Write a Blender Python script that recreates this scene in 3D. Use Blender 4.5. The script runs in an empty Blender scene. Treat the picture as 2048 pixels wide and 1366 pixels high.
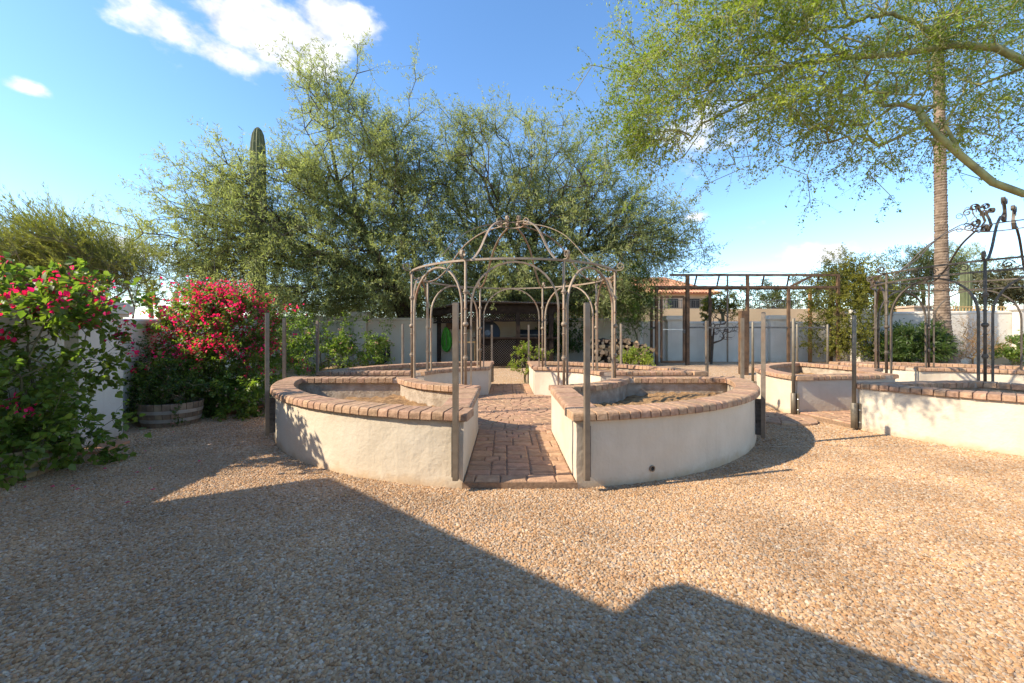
import bpy, math, random
import numpy as np
from mathutils import Vector, Matrix
R = math.radians
rng = np.random.default_rng(7)
random.seed(7)
sc = bpy.context.scene
col = sc.collection

# ---------------------------------------------------------------- camera, world, sun, exposure
F_PX, HORIZON, VAN_X = 823.44, 670.95, 1011.1
cam = bpy.data.objects.new('camera', bpy.data.cameras.new('camera'))
col.objects.link(cam); sc.camera = cam
cam.location = (0, 0, 1.4); cam.rotation_euler = (R(90), 0, 0)
cam.data.sensor_width = 36.0
cam.data.lens = 36.0*F_PX/2048.0
cam.data.shift_x = (1024-VAN_X)/2048.0
cam.data.shift_y = -(683-HORIZON)/2048.0
cam.data.clip_start = 0.05; cam.data.clip_end = 3000

SUN_EL = R(36.0)
SX, SY = -0.966, -0.26                       # horizontal direction towards the sun
sun = bpy.data.objects.new('sun', bpy.data.lights.new('sun', 'SUN'))
col.objects.link(sun)
sun.data.energy = 4.8; sun.data.angle = R(0.53); sun.data.color = (1.0, 0.88, 0.70)
sdir = Vector((SX*math.cos(SUN_EL), SY*math.cos(SUN_EL), math.sin(SUN_EL)))
sun.rotation_euler = sdir.to_track_quat('Z', 'Y').to_euler()

def px_dir(u, v):
    return math.atan2((u-VAN_X)/F_PX, 1.0), math.atan2((HORIZON-v)/F_PX, math.hypot(1, (u-VAN_X)/F_PX))
world = bpy.data.worlds.new('World'); sc.world = world; world.use_nodes = True
def build_world():
    nt = world.node_tree; N = nt.nodes; L = nt.links
    bg = N['Background']; bg.inputs['Strength'].default_value = 0.15
    sky = N.new('ShaderNodeTexSky'); sky.sky_type = 'NISHITA'; sky.sun_disc = False
    sky.sun_elevation = SUN_EL; sky.sun_rotation = math.atan2(SX, SY)
    sky.altitude = 600; sky.air_density = 1.0; sky.dust_density = 0.3; sky.ozone_density = 1.4
    hs = N.new('ShaderNodeHueSaturation'); hs.inputs['Saturation'].default_value = 1.17; hs.inputs['Value'].default_value = 1.3
    L.new(sky.outputs[0], hs.inputs['Color'])
    tc = N.new('ShaderNodeTexCoord'); sp = N.new('ShaderNodeSeparateXYZ'); L.new(tc.outputs['Generated'], sp.inputs[0])
    def m(op, a, b=None, c=None):
        n = N.new('ShaderNodeMath'); n.operation = op
        for i, x in enumerate((a, b, c)):
            if x is None: continue
            if isinstance(x, (int, float)): n.inputs[i].default_value = x
            else: L.new(x, n.inputs[i])
        return n.outputs[0]
    x, y, z = sp.outputs
    az = m('ARCTAN2', x, y); el = m('ARCSINE', z)
    zz = m('ADD', m('MAXIMUM', z, 0.0), 0.22)
    cv = N.new('ShaderNodeCombineXYZ'); L.new(x, cv.inputs[0]); L.new(y, cv.inputs[1]); L.new(m('MULTIPLY', z, 1.7), cv.inputs[2])
    def noise(scale, det, off):
        n = N.new('ShaderNodeTexNoise'); n.inputs['Scale'].default_value = scale; n.inputs['Detail'].default_value = det; n.inputs['Roughness'].default_value = 0.56
        ad = N.new('ShaderNodeVectorMath'); ad.operation = 'ADD'; L.new(cv.outputs[0], ad.inputs[0]); ad.inputs[1].default_value = (off, off*.7, 0); L.new(ad.outputs[0], n.inputs['Vector'])
        return n.outputs['Fac']
    n1 = noise(4.5, 10, 3.1); n2 = noise(17.0, 8, 11.0)
    # the sky's individual clouds: azimuth, elevation, half sizes, weight
    blobs = [(330, 45, 150, 62, 1), (520, 60, 190, 85, 1), (690, 45, 110, 60, .95), (450, 110, 110, 45, .9), (60, 178, 58, 22, .8), (262, 505, 120, 45, .8), (1632, 507, 115, 26, 1),
             (1385, 438, 42, 17, .8), (1480, 458, 80, 18, .5), (1860, 470, 190, 40, .62), (1740, 505, 120, 25, .55), (1380, 290, 170, 90, .6), (990, 245, 60, 34, .6), (880, 420, 160, 60, .4), (20, 470, 90, 22, .6), (1455, 375, 60, 16, .5), (1700, 420, 90, 18, .5), (1560, 560, 120, 14, .55), (1760, 560, 90, 16, .6)]
    mask = None
    for (u, v, hu, hv, wt) in blobs:
        a0, e0 = px_dir(u, v); a1, _ = px_dir(u+hu, v); _, e1 = px_dir(u, v-hv)
        da = m('DIVIDE', m('SUBTRACT', az, a0), abs(a1-a0)); de = m('DIVIDE', m('SUBTRACT', el, e0), abs(e1-e0))
        r2 = m('ADD', m('MULTIPLY', da, da), m('MULTIPLY', de, de))
        g = m('MULTIPLY', m('POWER', 2.718, m('MULTIPLY', r2, -0.8)), wt)
        mask = g if mask is None else m('MAXIMUM', mask, g)
    dens = m('ADD', m('MULTIPLY', mask, 0.62), m('ADD', m('MULTIPLY', n1, 0.85), m('MULTIPLY', n2, 0.62)))
    mr = N.new('ShaderNodeMapRange'); mr.interpolation_type = 'SMOOTHSTEP'
    mr.inputs['From Min'].default_value = 1.02; mr.inputs['From Max'].default_value = 1.27
    L.new(dens, mr.inputs['Value'])
    up = m('MULTIPLY', mr.outputs[0], m('MINIMUM', m('MAXIMUM', m('MULTIPLY', z, 30.0), 0.0), 1.0))
    shd = N.new('ShaderNodeMapRange'); shd.inputs['From Min'].default_value = .35; shd.inputs['From Max'].default_value = .62; shd.inputs['To Min'].default_value = .80; shd.inputs['To Max'].default_value = 1.08; L.new(n2, shd.inputs['Value'])
    cc = N.new('ShaderNodeMixRGB'); cc.blend_type = 'MULTIPLY'; cc.inputs[0].default_value = 1; cc.inputs[1].default_value = (4.5, 4.6, 4.75, 1); L.new(shd.outputs[0], cc.inputs[2])
    mix = N.new('ShaderNodeMixRGB'); L.new(cc.outputs[0], mix.inputs[2]); L.new(up, mix.inputs[0]); L.new(hs.outputs[0], mix.inputs[1])
    L.new(mix.outputs[0], bg.inputs['Color'])
build_world()
sc.view_settings.view_transform = 'Standard'; sc.view_settings.look = 'None'
sc.view_settings.exposure = 0.80; sc.view_settings.gamma = 1.0
sc.cycles.max_bounces = 6; sc.cycles.transparent_max_bounces = 6

# ---------------------------------------------------------------- helpers
def sstep(a, b, x):
    t = min(1, max(0, (x-a)/(b-a))); return t*t*(3-2*t)
def gz(x, y):                                   # height of the ground
    z = 0.3*sstep(10.8, 14.5, y)
    if y > 22 and x > -2: z += 2.6*sstep(24, 29, y)*sstep(-2, 6, x)
    return z
def at(u, v, Y):                                # pixel + distance -> point
    return ((u-VAN_X)*Y/F_PX, Y, 1.4+(HORIZON-v)*Y/F_PX)

def obj(name, me, mat=None, parent=None, loc=None):
    o = bpy.data.objects.new(name, me); col.objects.link(o)
    if mat and me and not me.materials: me.materials.append(mat)
    if parent: o.parent = parent
    if loc: o.location = loc
    return o
def empty(name, loc=(0, 0, 0), rz=0):
    o = bpy.data.objects.new(name, None); col.objects.link(o); o.location = loc; o.rotation_euler = (0, 0, rz); o.empty_display_size = 0.1
    return o
def tag(o, label=None, cat=None, group=None, kind=None):
    if label: o['label'] = label
    if cat: o['category'] = cat
    if group: o['group'] = group
    if kind: o['kind'] = kind
    return o
def copy_tree(o, parent=None):
    c = o.copy(); col.objects.link(c); c.parent = parent
    for ch in list(o.children): copy_tree(ch, c)
    return c

class MB:
    def __init__(s): s.v = []; s.f = []
    def add(s, v, f):
        n = len(s.v); s.v += [tuple(p) for p in v]; s.f += [tuple(i+n for i in q) for q in f]; return s
    def box(s, c, d, rz=0, rot=None):
        hx, hy, hz = d[0]/2, d[1]/2, d[2]/2
        M = rot if rot is not None else Matrix.Rotation(rz, 3, 'Z')
        C = Vector(c)
        v = [C + M @ Vector((sx*hx, sy*hy, sz*hz)) for sz in (-1, 1) for sx, sy in ((-1, -1), (1, -1), (1, 1), (-1, 1))]
        return s.add(v, [(3, 2, 1, 0), (4, 5, 6, 7), (0, 1, 5, 4), (1, 2, 6, 5), (2, 3, 7, 6), (3, 0, 4, 7)])
    def bar(s, a, b, w, d=None, up=(0, 0, 1)):
        a = Vector(a); b = Vector(b); t = (b-a); l = t.length; t.normalize(); u = Vector(up)
        if abs(t.dot(u)) > .98: u = Vector((1, 0, 0))
        x = t.cross(u).normalized(); y = x.cross(t)
        return s.box((a+b)/2, (w, l, d or w), rot=Matrix((x, t, y)).transposed())
    def tube(s, pts, r, n=6, closed=False, flat=None, ph=0.0):
        P = [Vector(p) for p in pts]; m = len(P); rr = r if hasattr(r, '__len__') else [r]*m
        ref = None; rings = []
        for i in range(m):
            a = P[i-1] if (i > 0 or closed) else P[i]; b = P[(i+1) % m] if (i < m-1 or closed) else P[i]
            t = (b-a).normalized()
            if ref is None:
                ref = Vector((0, 0, 1)) if abs(t.z) < .9 else Vector((1, 0, 0))
            x = (ref - t*ref.dot(t))
            if x.length < 1e-5: x = t.orthogonal()
            x.normalize(); y = t.cross(x); ref = x
            k = flat or 1.0
            rings.append([P[i] + x*math.cos(2*math.pi*j/n+ph)*rr[i] + y*math.sin(2*math.pi*j/n+ph)*rr[i]*k for j in range(n)])
        v = [p for q in rings for p in q]; f = []
        for i in range(m if closed else m-1):
            i2 = (i+1) % m
            for j in range(n):
                j2 = (j+1) % n; f.append((i*n+j, i*n+j2, i2*n+j2, i2*n+j))
        if not closed:
            f.append(tuple(range(n-1, -1, -1))); f.append(tuple((m-1)*n+j for j in range(n)))
        return s.add(v, f)
    def lathe(s, prof, n=16, c=(0, 0, 0), cap=True):
        v = []; f = []; m = len(prof)
        for (r, z) in prof:
            for j in range(n):
                a = 2*math.pi*j/n; v.append((c[0]+r*math.cos(a), c[1]+r*math.sin(a), c[2]+z))
        for i in range(m-1):
            for j in range(n):
                j2 = (j+1) % n; f.append((i*n+j, i*n+j2, (i+1)*n+j2, (i+1)*n+j))
        if cap: f.append(tuple(range(n-1, -1, -1))); f.append(tuple((m-1)*n+j for j in range(n)))
        return s.add(v, f)
    def prism(s, poly, z0, z1):
        n = len(poly)
        v = [(p[0], p[1], z0) for p in poly]+[(p[0], p[1], z1) for p in poly]
        f = [tuple(range(n-1, -1, -1)), tuple(range(n, 2*n))]+[(i, (i+1) % n, n+(i+1) % n, n+i) for i in range(n)]
        return s.add(v, f)
    def mesh(s, name, smooth=False, bevel=0):
        me = bpy.data.meshes.new(name); me.from_pydata(s.v, [], s.f); me.update()
        if smooth: me.polygons.foreach_set('use_smooth', [True]*len(me.polygons))
        return me
    def build(s, name, mat, parent=None, smooth=False, loc=None):
        return obj(name, s.mesh(name, smooth), mat, parent, loc)

def fast_mesh(name, verts, faces):
    verts = np.asarray(verts, np.float32); faces = np.asarray(faces, np.int32); k = faces.shape[1]
    me = bpy.data.meshes.new(name)
    me.vertices.add(len(verts)); me.vertices.foreach_set('co', verts.ravel())
    me.loops.add(faces.size); me.loops.foreach_set('vertex_index', faces.ravel())
    me.polygons.add(len(faces)); me.polygons.foreach_set('loop_start', np.arange(0, faces.size, k, dtype=np.int32))
    me.update(calc_edges=True); me.validate()
    return me

# ---------------------------------------------------------------- materials
def mat(name, base, rough=.8, var=.12, scale=8.0, c2=None, bump=0.0, bscale=40.0, metal=0.0, objrand=0.0, island=0.0, transl=None, spec=.5, detail=6, c3=None, s3=1.5, coords='Object'):
    M = bpy.data.materials.new(name); M.use_nodes = True; nt = M.node_tree; N = nt.nodes; L = nt.links
    P = N['Principled BSDF']; P.inputs['Roughness'].default_value = rough; P.inputs['Metallic'].default_value = metal; P.inputs['Specular IOR Level'].default_value = spec
    tc = N.new('ShaderNodeTexCoord'); vec = tc.outputs[coords]
    if objrand:
        oi = N.new('ShaderNodeObjectInfo'); ad = N.new('ShaderNodeVectorMath'); ad.operation = 'ADD'; L.new(vec, ad.inputs[0])
        mu = N.new('ShaderNodeMath'); mu.operation = 'MULTIPLY'; mu.inputs[1].default_value = 57.0; L.new(oi.outputs['Random'], mu.inputs[0]); L.new(mu.outputs[0], ad.inputs[1]); vec = ad.outputs[0]
    nz = N.new('ShaderNodeTexNoise'); nz.inputs['Scale'].default_value = scale; nz.inputs['Detail'].default_value = detail; L.new(vec, nz.inputs['Vector'])
    rp = N.new('ShaderNodeValToRGB'); a = tuple(base); b = tuple(c2) if c2 else tuple(min(1, x*(1+var*2)) for x in base)
    rp.color_ramp.elements[0].position = .3; rp.color_ramp.elements[1].position = .7
    rp.color_ramp.elements[0].color = (*[x*(1-var) for x in a], 1); rp.color_ramp.elements[1].color = (*b, 1)
    L.new(nz.outputs['Fac'], rp.inputs[0]); c = rp.outputs[0]
    if c3:
        n3 = N.new('ShaderNodeTexNoise'); n3.inputs['Scale'].default_value = s3; n3.inputs['Detail'].default_value = 4; L.new(vec, n3.inputs['Vector'])
        r3 = N.new('ShaderNodeMapRange'); r3.inputs['From Min'].default_value = .52; r3.inputs['From Max'].default_value = .72; L.new(n3.outputs['Fac'], r3.inputs['Value'])
        mx = N.new('ShaderNodeMixRGB'); L.new(r3.outputs[0], mx.inputs[0]); L.new(c, mx.inputs[1]); mx.inputs[2].default_value = (*c3, 1); c = mx.outputs[0]
    if objrand or island:
        hs = N.new('ShaderNodeHueSaturation'); src = N.new('ShaderNodeObjectInfo').outputs['Random'] if objrand else N.new('ShaderNodeNewGeometry').outputs['Random Per Island']
        k = objrand or island
        mr = N.new('ShaderNodeMapRange'); mr.inputs['To Min'].default_value = 1-k; mr.inputs['To Max'].default_value = 1+k; L.new(src, mr.inputs['Value']); L.new(mr.outputs[0], hs.inputs['Value'])
        mh = N.new('ShaderNodeMath'); mh.operation = 'FRACT'; m2 = N.new('ShaderNodeMath'); m2.operation = 'MULTIPLY'; m2.inputs[1].default_value = 7.31; L.new(src, m2.inputs[0]); L.new(m2.outputs[0], mh.inputs[0])
        mr2 = N.new('ShaderNodeMapRange'); mr2.inputs['To Min'].default_value = .5-.045*k; mr2.inputs['To Max'].default_value = .5+.045*k; L.new(mh.outputs[0], mr2.inputs['Value']); L.new(mr2.outputs[0], hs.inputs['Hue'])
        L.new(c, hs.inputs['Color']); c = hs.outputs[0]
    L.new(c, P.inputs['Base Color'])
    if bump:
        nb = N.new('ShaderNodeTexNoise'); nb.inputs['Scale'].default_value = bscale; nb.inputs['Detail'].default_value = 8; nb.inputs['Roughness'].default_value = .6; L.new(vec, nb.inputs['Vector'])
        bp = N.new('ShaderNodeBump'); bp.inputs['Strength'].default_value = min(1, bump*1.0); bp.inputs['Distance'].default_value = .02; L.new(nb.outputs['Fac'], bp.inputs['Height']); L.new(bp.outputs[0], P.inputs['Normal'])
    if transl:
        T = N.new('ShaderNodeBsdfTranslucent'); mixc = N.new('ShaderNodeMixRGB'); mixc.blend_type = 'MULTIPLY'; mixc.inputs[0].default_value = 1; L.new(c, mixc.inputs[1]); mixc.inputs[2].default_value = (*transl, 1); L.new(mixc.outputs[0], T.inputs['Color'])
        ms = N.new('ShaderNodeMixShader'); ms.inputs[0].default_value = .48; L.new(P.outputs[0], ms.inputs[1]); L.new(T.outputs[0], ms.inputs[2]); L.new(ms.outputs[0], N['Material Output'].inputs['Surface'])
    return M
STUCCO = mat('stucco_cream', (.60, .505, .375), .9, .04, 3.0, c2=(.65, .56, .43), bump=.35, bscale=22, c3=(.53, .44, .32), s3=1.1)
STUCCO_IN = mat('rough_mortar', (.36, .28, .20), .95, .25, 7.0, c2=(.50, .41, .31), bump=.8, bscale=30)
WALLW = mat('stucco_wall', (.62, .56, .47), .9, .05, 2.0, c2=(.68, .62, .53), bump=.3, bscale=18)
WALLT = mat('stucco_tan_wall', (.52, .44, .335), .9, .05, 1.2, c2=(.57, .485, .375), bump=.3, bscale=14, c3=(.42, .30, .18), s3=.35)
TANW = mat('tan_block_wall', (.50, .36, .22), .95, .12, .6, bump=.4, bscale=3, c3=(.42, .33, .2), s3=.3)
BRICK = mat('clay_brick', (.35, .20, .115), .85, .2, 22.0, c2=(.48, .295, .18), bump=.35, bscale=60, objrand=.16)
MORTAR = mat('mortar', (.42, .33, .25), .95, .15, 20, bump=.4, bscale=60)
PAVER = mat('tumbled_paver', (.38, .215, .125), .9, .16, 14.0, c2=(.50, .305, .185), bump=.55, bscale=45, objrand=.14)
SAND = mat('joint_sand', (.22, .14, .085), .95, .2, 30, bump=.4, bscale=80)
IRON1 = mat('weathered_tan_iron', (.27, .20, .135), .6, .14, 14, c2=(.33, .25, .175), metal=.25, bump=.15, bscale=60, c3=(.235, .13, .075), s3=3.2)
IRON2 = mat('dark_bronze_iron', (.10, .078, .058), .6, .2, 14, c2=(.15, .12, .09), metal=.3, bump=.15, bscale=60, c3=(.13, .075, .045), s3=1.6)
STEEL = mat('grey_steel', (.185, .145, .105), .5, .15, 12, c2=(.245, .195, .145), metal=.35, bump=.1, bscale=60, c3=(.20, .12, .07), s3=2.5)
STEELD = mat('dark_steel', (.085, .078, .07), .5, .3, 20, c2=(.16, .15, .14), metal=.5)
PIPE = mat('olive_steel_pipe', (.17, .14, .10), .55, .15, 12, c2=(.22, .185, .135), metal=.3)
BOLT = mat('zinc_bolt', (.6, .6, .58), .35, .1, 10, metal=.8)
SOIL = mat('dry_soil', (.25, .135, .055), .98, .35, 14, c2=(.43, .255, .115), bump=.9, bscale=45)
WOOD = mat('old_barrel_wood', (.19, .135, .09), .85, .3, 9, c2=(.27, .20, .135), bump=.4, bscale=30, objrand=.2)
WOODL = mat('light_barrel_wood', (.34, .225, .12), .8, .25, 9, c2=(.45, .31, .175), bump=.4, bscale=30, objrand=.15)
HOOP = mat('galvanised_hoop', (.36, .34, .31), .5, .15, 9, metal=.5)
WOODD = mat('dark_stained_wood', (.022, .014, .010), .9, .3, 9, c2=(.04, .027, .019), bump=.3, bscale=30, spec=.15)
WOODB = mat('brown_timber', (.085, .045, .022), .8, .35, 6, c2=(.16, .09, .045), bump=.4, bscale=25)
WOODO = mat('orange_timber', (.36, .17, .06), .7, .2, 6, c2=(.45, .23, .09))
PINE = mat('raw_pine', (.5, .31, .12), .7, .15, 6)
RUBBER = mat('black_rubber', (.012, .012, .013), .75, .2, 10)
GREENHOSE = mat('green_hose', (.055, .30, .012), .4, .2, 10)
ROOFT = mat('clay_roof_tile', (.48, .215, .11), .85, .15, 3, c2=(.60, .31, .18), island=.28)
LOG = mat('log_bark', (.075, .045, .028), .95, .4, 14, c2=(.15, .10, .065), bump=.8, bscale=30, objrand=.3)
LOGEND = mat('cut_log_end', (.42, .28, .15), .9, .2, 14, objrand=.2)
GLASSD = mat('dark_window', (.02, .022, .025), .15, .1, 5)
BARK = mat('mesquite_bark', (.055, .04, .03), .95, .3, 12, c2=(.10, .075, .055), bump=.6, bscale=25)
BARKG = mat('palo_verde_bark', (.27, .27, .10), .8, .2, 9, c2=(.37, .36, .16), bump=.35, bscale=25, c3=(.13, .10, .06), s3=3)
BARKT = mat('olive_twig_bark', (.13, .11, .06), .9, .2, 12, c2=(.18, .16, .08))
PALMB = mat('palm_bark', (.155, .105, .068), .95, .3, 6, c2=(.27, .195, .135), bump=.8, bscale=18)
LEAFM = mat('mesquite_leaf', (.23, .26, .112), .6, .15, .5, c2=(.345, .365, .165), island=.28, transl=(1.35, 1.45, .8), spec=.3)
LEAFP = mat('palo_verde_leaf', (.17, .235, .028), .5, .2, .7, c2=(.30, .345, .052), island=.3, transl=(1.5, 1.6, .7), spec=.35)
LEAFB = mat('bougainvillea_leaf', (.115, .175, .03), .45, .2, 1.2, c2=(.20, .27, .055), island=.35, transl=(1.6, 1.8, .7), spec=.45)
LEAFD = mat('dark_shrub_leaf', (.05, .085, .02), .45, .2, 1.2, c2=(.085, .13, .03), island=.3, transl=(1.5, 1.7, .7), spec=.4)
LEAFY = mat('yellow_green_leaf', (.13, .145, .02), .5, .2, .8, c2=(.23, .22, .035), island=.35, transl=(1.4, 1.4, .6), spec=.3)
LEAFO = mat('olive_broom_leaf', (.21, .22, .05), .6, .2, .8, c2=(.31, .31, .08), island=.25, transl=(1.3, 1.4, .7), spec=.3)
LEAFF = mat('far_tree_leaf', (.10, .13, .045), .6, .2, .3, c2=(.17, .195, .075), island=.3, transl=(1.3, 1.4, .8), spec=.3)
STRAW = mat('dry_straw', (.42, .27, .12), .8, .2, 1, island=.3, transl=(1, .9, .7))
BRACT = mat('magenta_bract', (.78, .012, .11), .5, .15, 2, c2=(.92, .03, .19), island=.25, transl=(1.3, .9, 1.0), spec=.3)
PINKF = mat('pink_lantana', (.72, .32, .26), .6, .15, 2, c2=(.8, .45, .36), island=.2, transl=(1, 1, 1))
CACTUS = mat('saguaro_skin', (.085, .105, .045), .8, .2, 3, c2=(.14, .15, .07), bump=.3, bscale=20)
TERRA = mat('terracotta', (.48, .23, .12), .8, .12, 6)
TAR = mat('corrugated_roof', (.05, .04, .035), .7, .2, 4)
STONEP = mat('stone_pillar', (.40, .29, .20), .95, .2, 3, bump=.5, bscale=8)

def weather(M, col_, zmax, amt):
    nt = M.node_tree; N = nt.nodes; L = nt.links; P = N['Principled BSDF']; src = P.inputs['Base Color'].links[0].from_socket
    tc = N.new('ShaderNodeTexCoord'); sp = N.new('ShaderNodeSeparateXYZ'); L.new(tc.outputs['Object'], sp.inputs[0])
    nz = N.new('ShaderNodeTexNoise'); nz.inputs['Scale'].default_value = 5; nz.inputs['Detail'].default_value = 8; nz.inputs['Roughness'].default_value = .7; L.new(tc.outputs['Object'], nz.inputs['Vector'])
    mp = N.new('ShaderNodeMapping'); mp.inputs['Scale'].default_value = (9, 9, .7); L.new(tc.outputs['Object'], mp.inputs['Vector'])
    st = N.new('ShaderNodeTexNoise'); st.inputs['Scale'].default_value = 1; st.inputs['Detail'].default_value = 5; L.new(mp.outputs[0], st.inputs['Vector'])
    a = N.new('ShaderNodeMath'); a.operation = 'MULTIPLY_ADD'; L.new(nz.outputs['Fac'], a.inputs[0]); a.inputs[1].default_value = -zmax*2.2; L.new(sp.outputs[2], a.inputs[2])
    mr = N.new('ShaderNodeMapRange'); mr.inputs['From Min'].default_value = -zmax*1.15; mr.inputs['From Max'].default_value = -zmax*.35; mr.inputs['To Min'].default_value = amt; mr.inputs['To Max'].default_value = 0; L.new(a.outputs[0], mr.inputs['Value'])
    mx = N.new('ShaderNodeMixRGB'); L.new(mr.outputs[0], mx.inputs[0]); L.new(src, mx.inputs[1]); mx.inputs[2].default_value = (*col_, 1)
    ms = N.new('ShaderNodeMapRange'); ms.inputs['From Min'].default_value = .56; ms.inputs['From Max'].default_value = .74; ms.inputs['To Max'].default_value = .14; L.new(st.outputs['Fac'], ms.inputs['Value'])
    m2 = N.new('ShaderNodeMixRGB'); L.new(ms.outputs[0], m2.inputs[0]); L.new(mx.outputs[0], m2.inputs[1]); m2.inputs[2].default_value = (.36, .29, .21, 1)
    L.new(m2.outputs[0], P.inputs['Base Color'])
weather(STUCCO, (.46, .31, .17), .13, .75); weather(WALLW, (.42, .31, .2), .25, .5); weather(WALLT, (.38, .22, .1), .3, .5)
def gravel_mat(name, instanced):
    M = bpy.data.materials.new(name); M.use_nodes = True; nt = M.node_tree; N = nt.nodes; L = nt.links; P = N['Principled BSDF']
    P.inputs['Roughness'].default_value = .85
    rp = N.new('ShaderNodeValToRGB'); cr = rp.color_ramp
    cols = [(0, (.30, .165, .075)), (.16, (.46, .27, .13)), (.34, (.60, .38, .20)), (.5, (.40, .29, .195)), (.62, (.63, .46, .30)), (.76, (.54, .29, .125)), (.9, (.70, .56, .41)), (1, (.34, .27, .215))]
    cr.elements[0].color = (*cols[0][1], 1); cr.elements[1].position = 1; cr.elements[1].color = (*cols[-1][1], 1)
    for p, c in cols[1:-1]:
        e = cr.elements.new(p); e.color = (*c, 1)
    tc = N.new('ShaderNodeTexCoord')
    if instanced:
        oi = N.new('ShaderNodeObjectInfo'); L.new(oi.outputs['Random'], rp.inputs[0])
        nz = N.new('ShaderNodeTexNoise'); nz.inputs['Scale'].default_value = 90; nz.inputs['Detail'].default_value = 4; L.new(tc.outputs['Object'], nz.inputs['Vector'])
        mx = N.new('ShaderNodeMixRGB'); mx.blend_type = 'MULTIPLY'; mx.inputs[0].default_value = .55; L.new(rp.outputs[0], mx.inputs[1]); L.new(nz.outputs['Color'], mx.inputs[2])
        g = N.new('ShaderNodeMixRGB'); g.blend_type = 'MULTIPLY'; g.inputs[0].default_value = 1; g.inputs[2].default_value = (1.16, 1.12, 1.06, 1); L.new(mx.outputs[0], g.inputs[1])
        ge = N.new('ShaderNodeNewGeometry'); pn = N.new('ShaderNodeTexNoise'); pn.inputs['Scale'].default_value = 1.3; pn.inputs['Detail'].default_value = 6; L.new(ge.outputs['Position'], pn.inputs['Vector'])
        pr = N.new('ShaderNodeMapRange'); pr.inputs['From Min'].default_value = .3; pr.inputs['From Max'].default_value = .7; pr.inputs['To Min'].default_value = .70; pr.inputs['To Max'].default_value = 1.16; L.new(pn.outputs['Fac'], pr.inputs['Value'])
        g2 = N.new('ShaderNodeMixRGB'); g2.blend_type = 'MULTIPLY'; g2.inputs[0].default_value = 1; L.new(g.outputs[0], g2.inputs[1]); L.new(pr.outputs[0], g2.inputs[2])
        L.new(g2.outputs[0], P.inputs['Base Color'])
    else:
        vo = N.new('ShaderNodeTexVoronoi'); vo.inputs['Scale'].default_value = 46; L.new(tc.outputs['Object'], vo.inputs['Vector'])
        sp = N.new('ShaderNodeSeparateColor'); L.new(vo.outputs['Color'], sp.inputs[0]); L.new(sp.outputs[0], rp.inputs[0])
        big = N.new('ShaderNodeTexNoise'); big.inputs['Scale'].default_value = .8; big.inputs['Detail'].default_value = 5; L.new(tc.outputs['Object'], big.inputs['Vector'])
        mr = N.new('ShaderNodeMapRange'); mr.inputs['To Min'].default_value = .72; mr.inputs['To Max'].default_value = 1.06; L.new(big.outputs['Fac'], mr.inputs['Value'])
        mx = N.new('ShaderNodeMixRGB'); mx.blend_type = 'MULTIPLY'; mx.inputs[0].default_value = 1; L.new(rp.outputs[0], mx.inputs[1]); L.new(mr.outputs[0], mx.inputs[2])
        L.new(mx.outputs[0], P.inputs['Base Color'])
        bp = N.new('ShaderNodeBump'); bp.invert = True; bp.inputs['Strength'].default_value = .9; bp.inputs['Distance'].default_value = .012; L.new(vo.outputs['Distance'], bp.inputs['Height']); L.new(bp.outputs[0], P.inputs['Normal'])
    return M
GRAVEL_G = gravel_mat('gravel_ground', False); GRAVEL_S = gravel_mat('gravel_stone', True)

# ---------------------------------------------------------------- the ground
xs = sorted(set(list(np.linspace(-400, -40, 10))+list(np.linspace(-40, 40, 41))+list(np.linspace(40, 400, 10))))
ys = sorted(set(list(np.linspace(-60, 8, 12))+list(np.linspace(8, 34, 40))+list(np.linspace(34, 900, 16))))
V = [(x, y, gz(x, y)) for y in ys for x in xs]; nx = len(xs)
Fq = [(j*nx+i, j*nx+i+1, (j+1)*nx+i+1, (j+1)*nx+i) for j in range(len(ys)-1) for i in range(nx-1)]
tag(MB().add(V, Fq).build('ground', GRAVEL_G, smooth=True), kind='structure')

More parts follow.
